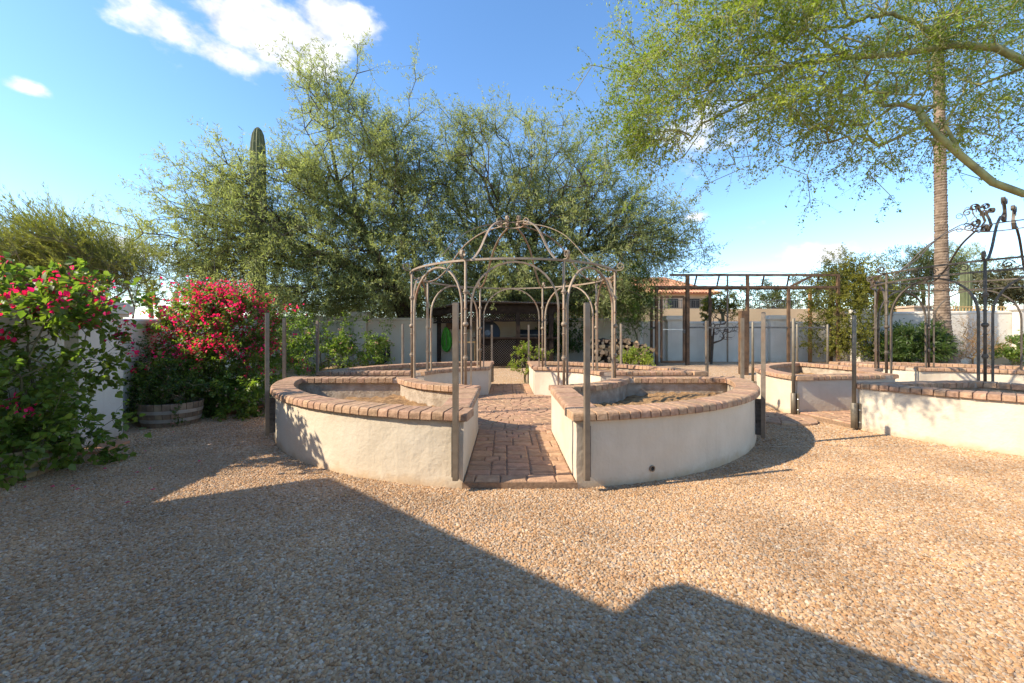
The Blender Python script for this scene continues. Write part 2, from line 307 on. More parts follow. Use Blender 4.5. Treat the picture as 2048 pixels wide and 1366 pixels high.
C1 = (0.13, 7.516, 0.0); C2 = (8.85, 7.236, 0.165)
RIN, ROUT, W = 1.80, 3.80, 0.515
OH = 0.043; CAPT = 0.70; CAPH = 0.075; PATHZ = 0.075
def to_local(c, x, y):
    dx, dy = x-c[0], y-c[1]; k, s = math.cos(c[2]), math.sin(c[2]); return dx*k+dy*s, -dx*s+dy*k
def covered(x, y):
    for c in (C1, C2):
        lx, ly = to_local(c, x, y); r = math.hypot(lx, ly)
        if r < RIN-.02: return True
        if r < ROUT-.03 and (min(abs(lx), abs(ly)) > W-.0 or True): return True
    return False
PADC = (4.55, 6.88)
def stones(name, y0, y1, dens, s0, s1):
    st = .1; V = []; Fc = []
    for j in range(int((y1-y0)/st)):
        y = y0+(j+.5)*st; half = 1.27*y+1.3
        for i in range(int(-half/st), int(half/st)+1):
            x = (i+.5)*st
            if x < -5.2-.12*(y-5) or covered(x, y) or math.hypot(x-PADC[0], y-PADC[1]) < .56: continue
            n = len(V); h = st/2
            V += [(x-h, y-h, .002), (x+h, y-h, .002), (x+h, y+h, .002), (x-h, y+h, .002)]; Fc.append((n, n+1, n+2, n+3))
    o = MB().add(V, Fc).build(name, GRAVEL_G)
    ng = bpy.data.node_groups.new(name, 'GeometryNodeTree')
    ng.interface.new_socket('Geometry', in_out='INPUT', socket_type='NodeSocketGeometry'); ng.interface.new_socket('Geometry', in_out='OUTPUT', socket_type='NodeSocketGeometry')
    N = ng.nodes; L = ng.links; gi = N.new('NodeGroupInput'); go = N.new('NodeGroupOutput')
    di = N.new('GeometryNodeDistributePointsOnFaces'); di.inputs['Density'].default_value = dens; di.inputs['Seed'].default_value = 3; L.new(gi.outputs[0], di.inputs['Mesh'])
    jn = N.new('GeometryNodeGeometryToInstance')
    for k in range(5):
        ic = N.new('GeometryNodeMeshIcoSphere'); ic.inputs['Radius'].default_value = 1; ic.inputs['Subdivisions'].default_value = 2
        sp = N.new('GeometryNodeSetPosition'); L.new(ic.outputs[0], sp.inputs['Geometry'])
        nz = N.new('ShaderNodeTexNoise'); nz.noise_dimensions = '4D'; nz.inputs['W'].default_value = k*7.3; nz.inputs['Scale'].default_value = 1.0; nz.inputs['Detail'].default_value = 2.5
        sb = N.new('ShaderNodeVectorMath'); sb.operation = 'SUBTRACT'; sb.inputs[1].default_value = (.5, .5, .5); L.new(nz.outputs['Color'], sb.inputs[0])
        sc_ = N.new('ShaderNodeVectorMath'); sc_.operation = 'SCALE'; sc_.inputs['Scale'].default_value = 1.5; L.new(sb.outputs[0], sc_.inputs[0]); L.new(sc_.outputs[0], sp.inputs['Offset'])
        tr = N.new('GeometryNodeTransform'); tr.inputs['Scale'].default_value = (1.15, .85+.05*k, .68); L.new(sp.outputs[0], tr.inputs['Geometry'])
        ssn = N.new('GeometryNodeSetShadeSmooth'); ssn.inputs['Shade Smooth'].default_value = False; L.new(tr.outputs[0], ssn.inputs[0]); L.new(ssn.outputs[0], jn.inputs[0])
    sm = N.new('GeometryNodeSetMaterial'); sm.inputs['Material'].default_value = GRAVEL_S
    L.new(jn.outputs[0], sm.inputs['Geometry'])
    ip = N.new('GeometryNodeInstanceOnPoints'); ip.inputs['Pick Instance'].default_value = True
    L.new(di.outputs['Points'], ip.inputs['Points']); L.new(sm.outputs[0], ip.inputs['Instance'])
    rv = N.new('FunctionNodeRandomValue'); rv.data_type = 'FLOAT_VECTOR'; rv.inputs[0].default_value = (-.6, -.6, 0); rv.inputs[1].default_value = (.6, .6, 6.28); L.new(rv.outputs[0], ip.inputs['Rotation'])
    rs = N.new('FunctionNodeRandomValue'); rs.data_type = 'FLOAT'; rs.inputs[2].default_value = s0; rs.inputs[3].default_value = s1; L.new(rs.outputs[1], ip.inputs['Scale'])
    jg = N.new('GeometryNodeJoinGeometry'); L.new(gi.outputs[0], jg.inputs[0]); L.new(ip.outputs[0], jg.inputs[0]); L.new(jg.outputs[0], go.inputs[0])
    md = o.modifiers.new('stones', 'NODES'); md.node_group = ng
    tag(o, kind='stuff'); return o
tag(stones('gravel', .35, 5.2, 5400, .0055, .0122), 'loose tan and grey gravel covering the yard in front', 'gravel')
tag(stones('gravel', 5.2, 9.6, 2400, .008, .014), 'loose tan gravel around and behind the planters', 'gravel')

# ---------------------------------------------------------------- pavers of the paths
def paver_mesh(w, d, h, seed):
    r = random.Random(seed); b = min(.014, w*.15); m = MB()
    def ring(ins, z, jit):
        return [(sx*(w/2-ins)+r.uniform(-jit, jit), sy*(d/2-ins)+r.uniform(-jit, jit), z) for sx, sy in ((-1, -1), (0, -1), (1, -1), (1, 0), (1, 1), (0, 1), (-1, 1), (-1, 0))]
    rr = [ring(.001, 0, .002), ring(0, h-b, .005), ring(b, h, .004)]
    v = [p for q in rr for p in q]; f = []
    for k in range(2):
        for i in range(8): f.append((k*8+i, k*8+(i+1) % 8, (k+1)*8+(i+1) % 8, (k+1)*8+i))
    f.append(tuple(range(16, 24))); return m.add(v, f).mesh('paver')
def rect_fill(x0, x1, y0, y1, seed):
    """random ashlar of cobble pavers on a 75 mm grid"""
    r = random.Random(seed); u = .076; nx_, ny_ = int(round((x1-x0)/u)), int(round((y1-y0)/u)); ux = (x1-x0)/nx_; uy = (y1-y0)/ny_
    G = [[0]*nx_ for _ in range(ny_)]; out = []
    for j in range(ny_):
        for i in range(nx_):
            if G[j][i]: continue
            opts = [(3, 2), (3, 2), (2, 2), (3, 2), (2, 2), (3, 3), (3, 1)]; r.shuffle(opts); opts += [(2, 2), (2, 1), (1, 2), (1, 1)]
            for (a, b) in opts:
                if i+a <= nx_ and j+b <= ny_ and all(not G[j+q][i+p] for q in range(b) for p in range(a)):
                    if i+a == nx_-1 and a < 3 and (a, b) != (1, 1): a2 = a
                    for q in range(b):
                        for p in range(a): G[j+q][i+p] = 1
                    out.append((x0+(i+a/2)*ux, y0+(j+b/2)*uy, a*ux, b*uy)); break
    return out
_pm = {}
def pave(parent, rects, z, h=.06, inside=None):
    for k, (cx, cy, w, d) in enumerate(rects):
        if inside and not inside(cx, cy): continue
        key = (round(w, 3), round(d, 3), k % 3)
        if key not in _pm:
            me = paver_mesh(w-.008, d-.008, h, hash(key) & 999); me.materials.append(PAVER); _pm[key] = me
        o = obj('paver', _pm[key], None, parent, (cx, cy, z-h+random.uniform(-.003, .004))); o.rotation_euler = (random.uniform(-.012, .012), random.uniform(-.012, .012), random.uniform(-.012, .012))
def ring_pave(parent, r0, r1, z, n, a0=0, h=.06):
    w = 2*math.pi*(r0+r1)/2/n; d = r1-r0; key = ('r', round(r0, 2))
    r = random.Random(5); m = MB(); v = []
    def pt(rad, ang, zz): return (rad*math.cos(ang)-(r0+r1)/2, rad*math.sin(ang), zz)
    ha = math.pi/n
    for (e, zz) in ((0, 0), (0, h-.01), (.01, h)):
        for (rad, sg) in ((r0+.004+e, -1), (r1-.004-e, -1), (r1-.004-e, 1), (r0+.004+e, 1)):
            v.append(pt(rad, sg*(ha-(.004+e)/max(rad, .05)), zz))
    f = [(k*4+i, k*4+(i+1) % 4, (k+1)*4+(i+1) % 4, (k+1)*4+i) for k in range(2) for i in range(4)]+[(8, 9, 10, 11)]
    me = m.add(v, f).mesh('paver'); me.materials.append(PAVER); rm = (r0+r1)/2
    for k in range(n):
        a = a0+2*math.pi*k/n; o = obj('paver', me, None, parent, (rm*math.cos(a), rm*math.sin(a), z-h+random.uniform(-.002, .003))); o.rotation_euler = (0, 0, a)

def circle_paths(c, front_full):
    rout_in = math.sqrt((ROUT-.0)**2-W**2); q = math.sqrt(RIN**2-W**2)
    for k, nm in enumerate(('near', 'east', 'far', 'west')):
        if c is C2 and nm in ('east',): continue
        p = empty('path', (c[0], c[1], 0), c[2]+k*math.pi/2); tag(p, kind='structure')
        # local: arm runs along -Y of the arm frame
        MB().prism([(-W-.01, -ROUT+.03), (W+.01, -ROUT+.03), (W+.01, -q+.02), (-W-.01, -q+.02)], -.05, PATHZ-.014).build('sand_bed', SAND, p)
        rects = [r for r in rect_fill(-W+.004, W-.004, -ROUT+.20, -q+.02, 11+k)]
        pave(p, rects, PATHZ)
        edge = []; x = -W+.004
        widths = [.10, .235, .25, .27, .175] if k == 0 else [.2, .2, .21, .21, .2]
        s = (2*W-.008)/sum(widths)
        for w_ in widths: edge.append((x+w_*s/2, -ROUT+.115, w_*s, .155)); x += w_*s
        pave(p, edge, PATHZ+.006, .09)
    p = empty('courtyard', (c[0], c[1], 0), c[2]); tag(p, kind='structure')
    MB().lathe([(RIN+.05, -.05), (RIN+.05, PATHZ-.014)], 48).build('sand_bed', SAND, p)
    r0 = .16; ring_pave(p, .0, .155, PATHZ, 6)
    i = 0
    while r0 < RIN-.05:
        r1 = min(r0+.163, RIN+.02); n = max(8, int(2*math.pi*(r0+r1)/2/.19)); ring_pave(p, r0, r1, PATHZ, n, i*.37); r0 = r1; i += 1
circle_paths(C1, True); circle_paths(C2, True)
pad = empty('stepping_pad', (PADC[0], PADC[1], 0)); tag(pad, 'round brick stepping pad set in gravel between the two planter circles', 'stepping pad')
MB().lathe([(.53, 0), (.53, .012)], 32).build('sand_bed', SAND, pad)
ring_pave(pad, 0, .16, .04, 5, 0, .05); ring_pave(pad, .16, .35, .04, 10, .2, .05); ring_pave(pad, .35, .55, .04, 16, .1, .05)

# ---------------------------------------------------------------- raised planters
def bed_loop(d, n_out=30, n_in=14):
    """outline of one quadrant bed, inset by d, in the frame whose bed lies in +x,+y"""
    w = W+d; ro = ROUT-d; ri = RIN+d; P = []
    a0 = math.asin(w/ro); a1 = math.pi/2-a0
    P += [(ro*math.cos(a0+(a1-a0)*i/n_out), ro*math.sin(a0+(a1-a0)*i/n_out)) for i in range(n_out+1)]
    b0 = math.asin(min(.99, w/ri)); b1 = math.pi/2-b0
    P += [(ri*math.cos(b1+(b0-b1)*i/n_in), ri*math.sin(b1+(b0-b1)*i/n_in)) for i in range(n_in+1)]
    return P
def brick_mesh(wa, wb, ln, seed):
    """cap brick: local x = along its length, from the nose (0) inwards (-ln)"""
    r = random.Random(seed); h = CAPH
    prof = [(-ln, 0), (-.004, 0), (0, .006), (0, h-.032), (-.005, h-.014), (-.017, h-.004), (-.033, h), (-ln+.008, h), (-ln, h-.008)]
    n = len(prof); v = []; ys_ = (-1, -.93, .93, 1)
    for k, y in enumerate(ys_):
        for i, (x, z) in enumerate(prof):
            t = -x/ln; hw = (wa*(1-t)+wb*t)/2; zz = z; xx = x
            if k in (0, 3):
                if z > h*.5: zz -= .004
                if x > -.03: xx -= .004
            v.append((xx+r.uniform(-.0018, .0018), y*hw, zz+r.uniform(-.0015, .0015)))
    f = [(k*n+i, (k+1)*n+i, (k+1)*n+(i+1) % n, k*n+(i+1) % n) for k in range(3) for i in range(n)]
    f += [tuple(range(n)), tuple(range(4*n-1, 3*n-1, -1))]
    me = MB().add(v, f).mesh('brick'); me.materials.append(BRICK); return me
BW = .104
def arc_set(r_nose, sign, ln):
    return [brick_mesh(BW, BW*(r_nose-sign*ln)/r_nose, ln, s) for s in range(4)]
LN = .295
B_OUT = arc_set(ROUT+OH, 1, LN); B_IN = arc_set(RIN-OH, -1, LN); B_STR = [brick_mesh(BW, BW, LN, 20+s) for s in range(4)]
top_z = CAPT-CAPH
def planter(c, k, label, soil_z=.43):
    """k: quadrant 0 = +x+y, counted anticlockwise"""
    t = empty('planter', (c[0], c[1], 0), c[2]+k*math.pi/2)
    tag(t, label, 'planter', 'quarter-circle raised planters')
    o, i = bed_loop(0), bed_loop(.2); n = len(o)
    zt = top_z-.012; v = []; f = []
    lv = [0, .08, .22, .38, .52, zt]
    for z in lv: v += [(p[0]+random.uniform(-.003, .003), p[1]+random.uniform(-.003, .003), z) for p in o]
    m = len(lv)
    for q in range(m-1):
        for j in range(n): f.append((q*n+j, q*n+(j+1) % n, (q+1)*n+(j+1) % n, (q+1)*n+j))
    b = len(v); v += [(p[0], p[1], zt) for p in i]
    for j in range(n): f.append(((m-1)*n+j, (m-1)*n+(j+1) % n, b+(j+1) % n, b+j))
    wl = MB().add(v, f).build('wall', STUCCO, t)
    v = [(p[0], p[1], zt-.001) for p in i]+[(p[0], p[1], .2) for p in i]
    MB().add(v, [(j, (j+1) % n, n+(j+1) % n, n+j) for j in range(n)]).build('inner_face', STUCCO_IN, t)
    # mortar bed under the cap bricks
    oo, ii = bed_loop(-.012), bed_loop(.225)
    v = [(p[0], p[1], z) for z in (zt+.001, CAPT-.022) for p in oo]+[(p[0], p[1], z) for z in (zt+.001, CAPT-.022) for p in ii]
    f = [(j, (j+1) % n, n+(j+1) % n, n+j) for j in range(n)]+[(2*n+j, 3*n+j, 3*n+(j+1) % n, 2*n+(j+1) % n) for j in range(n)]+[(n+j, n+(j+1) % n, 3*n+(j+1) % n, 3*n+j) for j in range(n)]+[(j, 2*n+j, 2*n+(j+1) % n, (j+1) % n) for j in range(n)]
    MB().add(v, f).build('mortar', MORTAR, t)
    # soil
    r = random.Random(k+int(c[0]*10)); g = 46; V = []; Fs = []; idx = {}
    st = ROUT/g
    for a in range(g+1):
        for bq in range(g+1):
            x, y = a*st, bq*st; rad = math.hypot(x, y)
            if x > W+.1 and y > W+.1 and RIN+.08 < rad < ROUT-.08:
                idx[(a, bq)] = len(V); z = soil_z+.05*math.sin(x*2.1+k)*math.sin(y*1.7+k*2)+r.uniform(-.028, .034)
                V.append((x+r.uniform(-.02, .02), y+r.uniform(-.02, .02), z))
    for (a, bq) in idx:
        q = [(a, bq), (a+1, bq), (a+1, bq+1), (a, bq+1)]
        if all(s in idx for s in q): Fs.append(tuple(idx[s] for s in q))
    MB().add(V, Fs).build('soil', SOIL, t, smooth=True)
    # cap bricks
    def put(me, x, y, a):
        b_ = obj('brick', me, None, t, (x, y, top_z+random.uniform(-.002, .003))); b_.rotation_euler = (random.uniform(-.008, .008), random.uniform(-.008, .008), a+random.uniform(-.008, .008))
    rn = ROUT+OH; a0 = math.asin((W-OH)/rn); a1 = math.pi/2-a0; cnt = int((a1-a0)*rn/(BW+.007))
    for j in range(cnt):
        a = a0+(a1-a0)*(j+.5)/cnt; put(B_OUT[(j*7+k) % 4], rn*math.cos(a), rn*math.sin(a), a)
    rn = RIN-OH; a0 = math.asin((W-OH)/rn); a1 = math.pi/2-a0; cnt = int((a1-a0)*rn/(BW+.007))
    for j in range(cnt):
        a = a0+(a1-a0)*(j+.5)/cnt; put(B_IN[(j*5+k) % 4], rn*math.cos(a), rn*math.sin(a), a+math.pi)
    s0 = math.sqrt((RIN-OH+LN)**2-(W)**2)+.0; s1 = math.sqrt((ROUT+OH-LN)**2-(W+.1)**2)-.0; cnt = int((s1-s0)/(BW+.007))
    for j in range(cnt):
        s = s0+(s1-s0)*(j+.5)/cnt
        put(B_STR[(j*3+k) % 4], s, W-OH, -math.pi/2); put(B_STR[(j*5+k) % 4], W-OH, s, math.pi)
    return t
P1 = {}
for k, lab in {0: 'raised planter with white plaster walls in front of the firewood and mesh cage', 1: 'raised planter with brick cap in front of the coiled green hose', 2: 'raised planter of sandy soil beside the barrel of pink flowers, its curved wall sunlit', 3: 'raised planter whose curved outer wall has a drain hole and lies in shade'}.items():
    P1[k] = planter(C1, k, lab, .40 if k > 1 else .52)
P2 = {}
for k, lab in {0: 'raised planter in front of the palm trunk, post shadows on its wall', 1: 'raised planter with shaded flat end wall under the dark gazebo, beside the round stepping pad', 2: 'raised planter with leaf shadows dappling its white curved wall', 3: 'raised planter on the far side of the dark gazebo from the stepping pad'}.items():
    P2[k] = planter(C2, k, lab, .45)
dr = MB().tube([(0, 0, 0), (.0, -.03, 0)], .026, 12)
dh = MB().lathe([(.03, 0), (.03, .012), (.02, .012), (.02, 0)], 14, cap=False).build('drain_pipe', STEEL, P1[3])
ad = -R(90-21.5)-math.pi/2*3            # local angle of the drain hole in the planter's frame
la = R(-90+19.5)-(C1[2]+3*math.pi/2)
dh.location = (ROUT*math.cos(la), ROUT*math.sin(la), .13); dh.rotation_euler = Vector((math.cos(la), math.sin(la), 0)).to_track_quat('Z', 'Y').to_euler()
dk = MB().lathe([(.0205, .004), (.0, .004)], 14, cap=False).build('drain_hole', RUBBER, P1[3]); dk.location = dh.location; dk.rotation_euler = dh.rotation_euler

# ---------------------------------------------------------------- trellis posts bolted to the planters
def square_post():
    t = empty('trellis_post'); s = .047
    m = MB(); m.box((0, 0, .9), (s, s, 1.58))
    m.build('tube', STEEL, t); MB().box((0, 0, 1.6925), (s*.7, s*.7, .005)).build('end_plug', STEELD, t)
    MB().box((-.036, .052, .36), (.012, .085, .46)).build('flat_bar', STEELD, t)
    for z in (.2, .36, .52):
        b = MB().lathe([(.012, 0), (.012, .01), (.006, .014)], 6).build('bolt', BOLT, t); b.location = (-.043, .058, z); b.rotation_euler = (0, -math.pi/2, 0)
    return t
def round_post():
    t = empty('trellis_post')
    MB().lathe([(.026, .3), (.026, 1.69), (.018, 1.70)], 14).build('pipe', PIPE, t, True)
    MB().lathe([(.04, .03), (.041, .40), (.034, .405)], 14).build('sleeve', PIPE, t, True)
    MB().box((.0, .055, .22), (.11, .014, .36)).build('flange_plate', PIPE, t)
    for z in (.12, .3):
        b = MB().lathe([(.012, 0), (.012, .01), (.006, .014)], 6).build('bolt', BOLT, t); b.location = (.046, .048, z); b.rotation_euler = (math.pi/2, 0, 0)
    return t
def posts(c, proto_f, rad, angs, groups):
    first = True; proto = proto_f()
    for (a, lab) in angs:
        o = proto if first else copy_tree(proto); first = False
        w = a+c[2]; o.location = (c[0]+rad*math.cos(w), c[1]+rad*math.sin(w), 0); o.rotation_euler = (0, 0, w+math.pi/2)
        if -95 < math.degrees(a) < 0: o.scale = (-1, 1, 1)
        tag(o, lab, 'post', groups)
d = R(1)
ca = 90-8.6
posts(C1, square_post, ROUT+.09, [
    (-98.5*d, 'square steel post bolted to the sunlit planter wall beside the brick path edge'),
    (-81.2*d, 'square steel post bolted to the shaded planter beside the brick path edge'),
    (-145.5*d, 'square steel post on the curved planter wall facing the barrel of pink flowers'),
    (-171*d, 'square steel post at the cross path end of the planter nearest the red bougainvillea'),
    (-36.5*d, 'square steel post on the curved shaded wall facing the stepping pad'),
    (-9*d, 'square steel post beside the thick brown timber post'),
    (171*d, 'slim steel post standing in front of the rose bush'),
    (134*d, 'slim steel post in front of the blank wall by the coiled black hose'),
    (97.5*d, 'slim steel post left of the lattice bar, at the path end'),
    (82.5*d, 'slim steel post in front of the grill corner of the lattice bar'),
    (9*d, 'slim steel post in front of the cage door'),
    (45*d, 'slim steel post behind the planter by the firewood')], 'steel posts around the tan gazebo planters')
posts(C2, round_post, ROUT+.07, [
    (-172.2*d, 'round steel post with sleeve base on the dappled planter corner'),
    (172.2*d, 'round steel post with sleeve base on the planter corner by the stepping pad'),
    (143*d, 'round steel post at the back of the planter beside the timber post'),
    (97*d, 'round steel post standing in front of the dark green shrub'),
    (83*d, 'round steel post standing in front of the palm trunk'),
    (-140*d, 'round steel post on the dappled planter wall near the tree')], 'round posts around the dark gazebo planters')

# ---------------------------------------------------------------- wrought iron gazebos
def spiral(c, e1, e2, r0, r1, a0, turns, n=18):
    c, e1, e2 = Vector(c), Vector(e1), Vector(e2)
    return [c + (e1*math.cos(a0+turns*2*math.pi*i/n)+e2*math.sin(a0+turns*2*math.pi*i/n))*(r0+(r1-r0)*i/n) for i in range(n+1)]
def gazebo(c, zr, M, ornate, label):
    t = empty('gazebo', (c[0], c[1], CAPT), c[2]); tag(t, label, 'gazebo'); Rg = 1.82; z0 = 0; zt = zr-CAPT
    pos = [(-math.pi/2+math.pi/8+k*math.pi/4) for k in range(8)]
    pm = MB(); h = zt-.012
    pm.tube([(0, 0, 0), (0, 0, h)], .0195, 8); pme = pm.mesh('post', True)
    def knob(z, r, hh): return MB().lathe([(.02, z-hh), (r*.8, z-hh*.6), (r, z-hh*.2), (r, z+hh*.2), (r*.8, z+hh*.6), (.02, z+hh)], 12)
    ball = MB().lathe([(.006+.037*math.sin(math.pi*i/8), .86-.037*math.cos(math.pi*i/8)) for i in range(9)], 12)
    coll = MB()
    for z in (.38, 1.32):
        coll.lathe([(.021, z-.035), (.03, z-.03), (.03, z-.015), (.04, z-.008), (.04, z+.008), (.03, z+.015), (.03, z+.03), (.021, z+.035)], 12)
    for z in (.72, 1.08): coll.lathe([(.021, z-.012), (.028, z-.004), (.028, z+.004), (.021, z+.012)], 10)
    bm, cm = ball.mesh('ball', True), coll.mesh('collar')
    for k, a in enumerate(pos):
        p = obj('post', pme, M, t, (Rg*math.cos(a), Rg*math.sin(a), 0))
        obj('ball', bm, M, p); obj('collar', cm, M, p)
    # arches
    for k in range(8):
        a, b = pos[k], pos[(k+1) % 8]
        A = Vector((Rg*math.cos(a), Rg*math.sin(a), 0)); B = Vector((Rg*math.cos(b), Rg*math.sin(b), 0)); e = (B-A).normalized()
        A2 = A+e*.078; B2 = B-e*.078; mid = (A2+B2)/2; r = (B2-A2).length/2; top = zt-.022-(.168 if ornate else 0); zs = top-r*1.02
        pts = [A2, A2+Vector((0, 0, zs*.5))]+[mid - e*r*math.cos(math.pi*i/16)+Vector((0, 0, zs+r*1.02*math.sin(math.pi*i/16))) for i in range(17)]+[B2+Vector((0, 0, zs*.5)), B2]
        nrm = Vector((math.cos((a+b)/2), math.sin((a+b)/2), 0)) if k < 7 else Vector((math.cos(a+math.pi/8), math.sin(a+math.pi/8), 0))
        m = MB(); v = []; n = len(pts)
        for i, p in enumerate(pts):
            tt = (pts[min(i+1, n-1)]-pts[max(i-1, 0)]).normalized(); s = tt.cross(nrm).normalized()
            for (x, y) in ((-1, -1), (1, -1), (1, 1), (-1, 1)): v.append(p+s*x*.0125+nrm*y*.0145)
        f = [(i*4+j, i*4+(j+1) % 4, (i+1)*4+(j+1) % 4, (i+1)*4+j) for i in range(n-1) for j in range(4)]+[(3, 2, 1, 0), tuple((n-1)*4+j for j in range(4))]
        m.add(v, f).build('arch', M, t)
    def ring(z, r, w=.013): return MB().tube([(r*math.cos(2*math.pi*i/64), r*math.sin(2*math.pi*i/64), z) for i in range(64)], w, 4, True, ph=math.pi/4)
    ring(zt, Rg, .02).build('ring', M, t)
    if ornate:
        ring(zt-.168, Rg, .02).build('ring', M, t)
        for k in range(8):
            for s in (-1, 1):
                m = MB(); am = pos[k]+math.pi/8+s*.17
                for (da, sg) in ((-.10, 1), (.10, -1)):
                    a = am+da; e1 = Vector((-math.sin(a), math.cos(a), 0)); cc = Vector((Rg*math.cos(a), Rg*math.sin(a), zt-.084))
                    m.tube(spiral(cc, e1*sg, (0, 0, 1), .066, .014, 0, 1.55, 22), .0075, 4, flat=1.0)
                a = am; e1 = Vector((-math.sin(a), math.cos(a), 0)); cc = Vector((Rg*math.cos(a), Rg*math.sin(a), zt-.084))
                m.tube([cc-e1*.118+Vector((0, 0, -.066)), cc-e1*.05+Vector((0, 0, -.03)), cc+e1*.05+Vector((0, 0, .03)), cc+e1*.118+Vector((0, 0, .066))], .0075, 4)
                m.build('scroll', M, t)
    # ribs
    rt = .43 if ornate else .2; zc = (3.33 if ornate else 3.41)-CAPT
    prof = [(1.82, zt+.012), (1.70, zt+.02), (1.55, zt+.085), (1.34, zt+.265), (1.17, zt+.47), (.986, zt+.66), (.80, zt+.78), (.62, zt+.86)] + ([(.43, zc)] if ornate else [(.42, zt+.915), (.2, zc)])
    # smooth
    from mathutils.geometry import interpolate_bezier
    pp = [Vector((r, 0, z)) for r, z in prof]; sm = []
    for i in range(len(pp)-1):
        p0, p1 = pp[i], pp[i+1]; t0 = (pp[i+1]-pp[max(i-1, 0)])/2; t1 = (pp[min(i+2, len(pp)-1)]-pp[i])/2
        sm += list(interpolate_bezier(p0, p0+t0/3, p1-t1/3, p1, 4))[:-1]
    sm.append(pp[-1])
    curl = spiral((1.90, 0, zt+.075), (0, 0, -1), (1, 0, 0), .068, .022, 0.0, 1.3, 18)
    path = list(reversed(curl))+[Vector((1.86, 0, zt+.012))]+sm[1:]
    if not ornate: path += spiral((.215, 0, zc+.068), (0, 0, -1), (-1, 0, 0), .06, .02, .0, 1.25, 16)[1:] if False else []
    m = MB(); v = []; n = len(path); nrm = Vector((0, 1, 0))
    for i, p in enumerate(path):
        tt = (path[min(i+1, n-1)]-path[max(i-1, 0)]).normalized(); s = tt.cross(nrm).normalized()
        for (x, y) in ((-1, -1), (1, -1), (1, 1), (-1, 1)): v.append(p+s*x*.006+nrm*y*.0175)
    f = [(i*4+j, i*4+(j+1) % 4, (i+1)*4+(j+1) % 4, (i+1)*4+j) for i in range(n-1) for j in range(4)]+[(3, 2, 1, 0), tuple((n-1)*4+j for j in range(4))]
    rib = m.add(v, f).mesh('rib')
    for k, a in enumerate(pos):
        o = obj('rib', rib, M, t); o.rotation_euler = (0, 0, a)
    ring(zc, rt, .012).build('crown_ring', M, t)
    def flat_scroll(paths, hw):
        m = MB(); nr = Vector((0, 1, 0))
        for path in paths:
            v = []; n = len(path)
            for i, p in enumerate(path):
                tt = (path[min(i+1, n-1)]-path[max(i-1, 0)]).normalized(); s = tt.cross(nr).normalized()
                for (x, y) in ((-1, -1), (1, -1), (1, 1), (-1, 1)): v.append(p+s*x*.006+nr*y*hw)
            m.add(v, [(i*4+j, i*4+(j+1) % 4, (i+1)*4+(j+1) % 4, (i+1)*4+j) for i in range(n-1) for j in range(4)])
        return m.mesh('crown_scroll')
    if not ornate:
        paths = [spiral((rt+.055, 0, zc+.062), (0, 0, -1), (1, 0, 0), .062, .02, -.6, 1.3, 18)]
        cs = flat_scroll(paths, .02)
    else:
        paths = [[Vector((rt-.03, 0, zc)), Vector((rt-.09, 0, zc+.10)), Vector((rt-.05, 0, zc+.22)), Vector((rt+.0, 0, zc+.32))]+spiral((rt+.065, 0, zc+.355), (-1, 0, 0), (0, 0, 1), .07, .022, -.4, 1.3, 18),
                 spiral((rt+.05, 0, zc+.075), (-1, 0, 0), (0, 0, -1), .072, .02, -1.2, 1.5, 20),
                 spiral((rt-.10, 0, zc+.36), (1, 0, 0), (0, 0, 1), .06, .02, -.4, 1.3, 18)]
        cs = flat_scroll(paths, .022)
    for k, a in enumerate(pos):
        o = obj('crown_scroll', cs, M, t); o.rotation_euler = (0, 0, a)
        if ornate:
            w_ = MB(); w_.tube(spiral((rt+.16, 0, zc+.31), (0, 0, 1), (1, 0, 0), .058, .02, 0, 1.2, 14), .005, 4); w_.tube([(rt+.16, 0, zc+.368), (rt+.09, 0, zc+.30), (rt+.06, 0, zc+.2), (rt+.12, 0, zc+.12)], .005, 4); w_.tube(spiral((rt+.16, 0, zc+.055), (0, 0, 1), (1, 0, 0), .05, .018, 0, 1.2, 14), .005, 4)
            o2 = w_.build('wire_scroll', M, t); o2.rotation_euler = (0, 0, a)
    return t
gazebo(C1, 2.466, IRON1, False, 'open tan iron gazebo with arches standing on the brick planter caps over the path')
gazebo(C2, 2.545, IRON2, True, 'dark iron gazebo with scroll frieze and ornate scroll crown beside the palm')

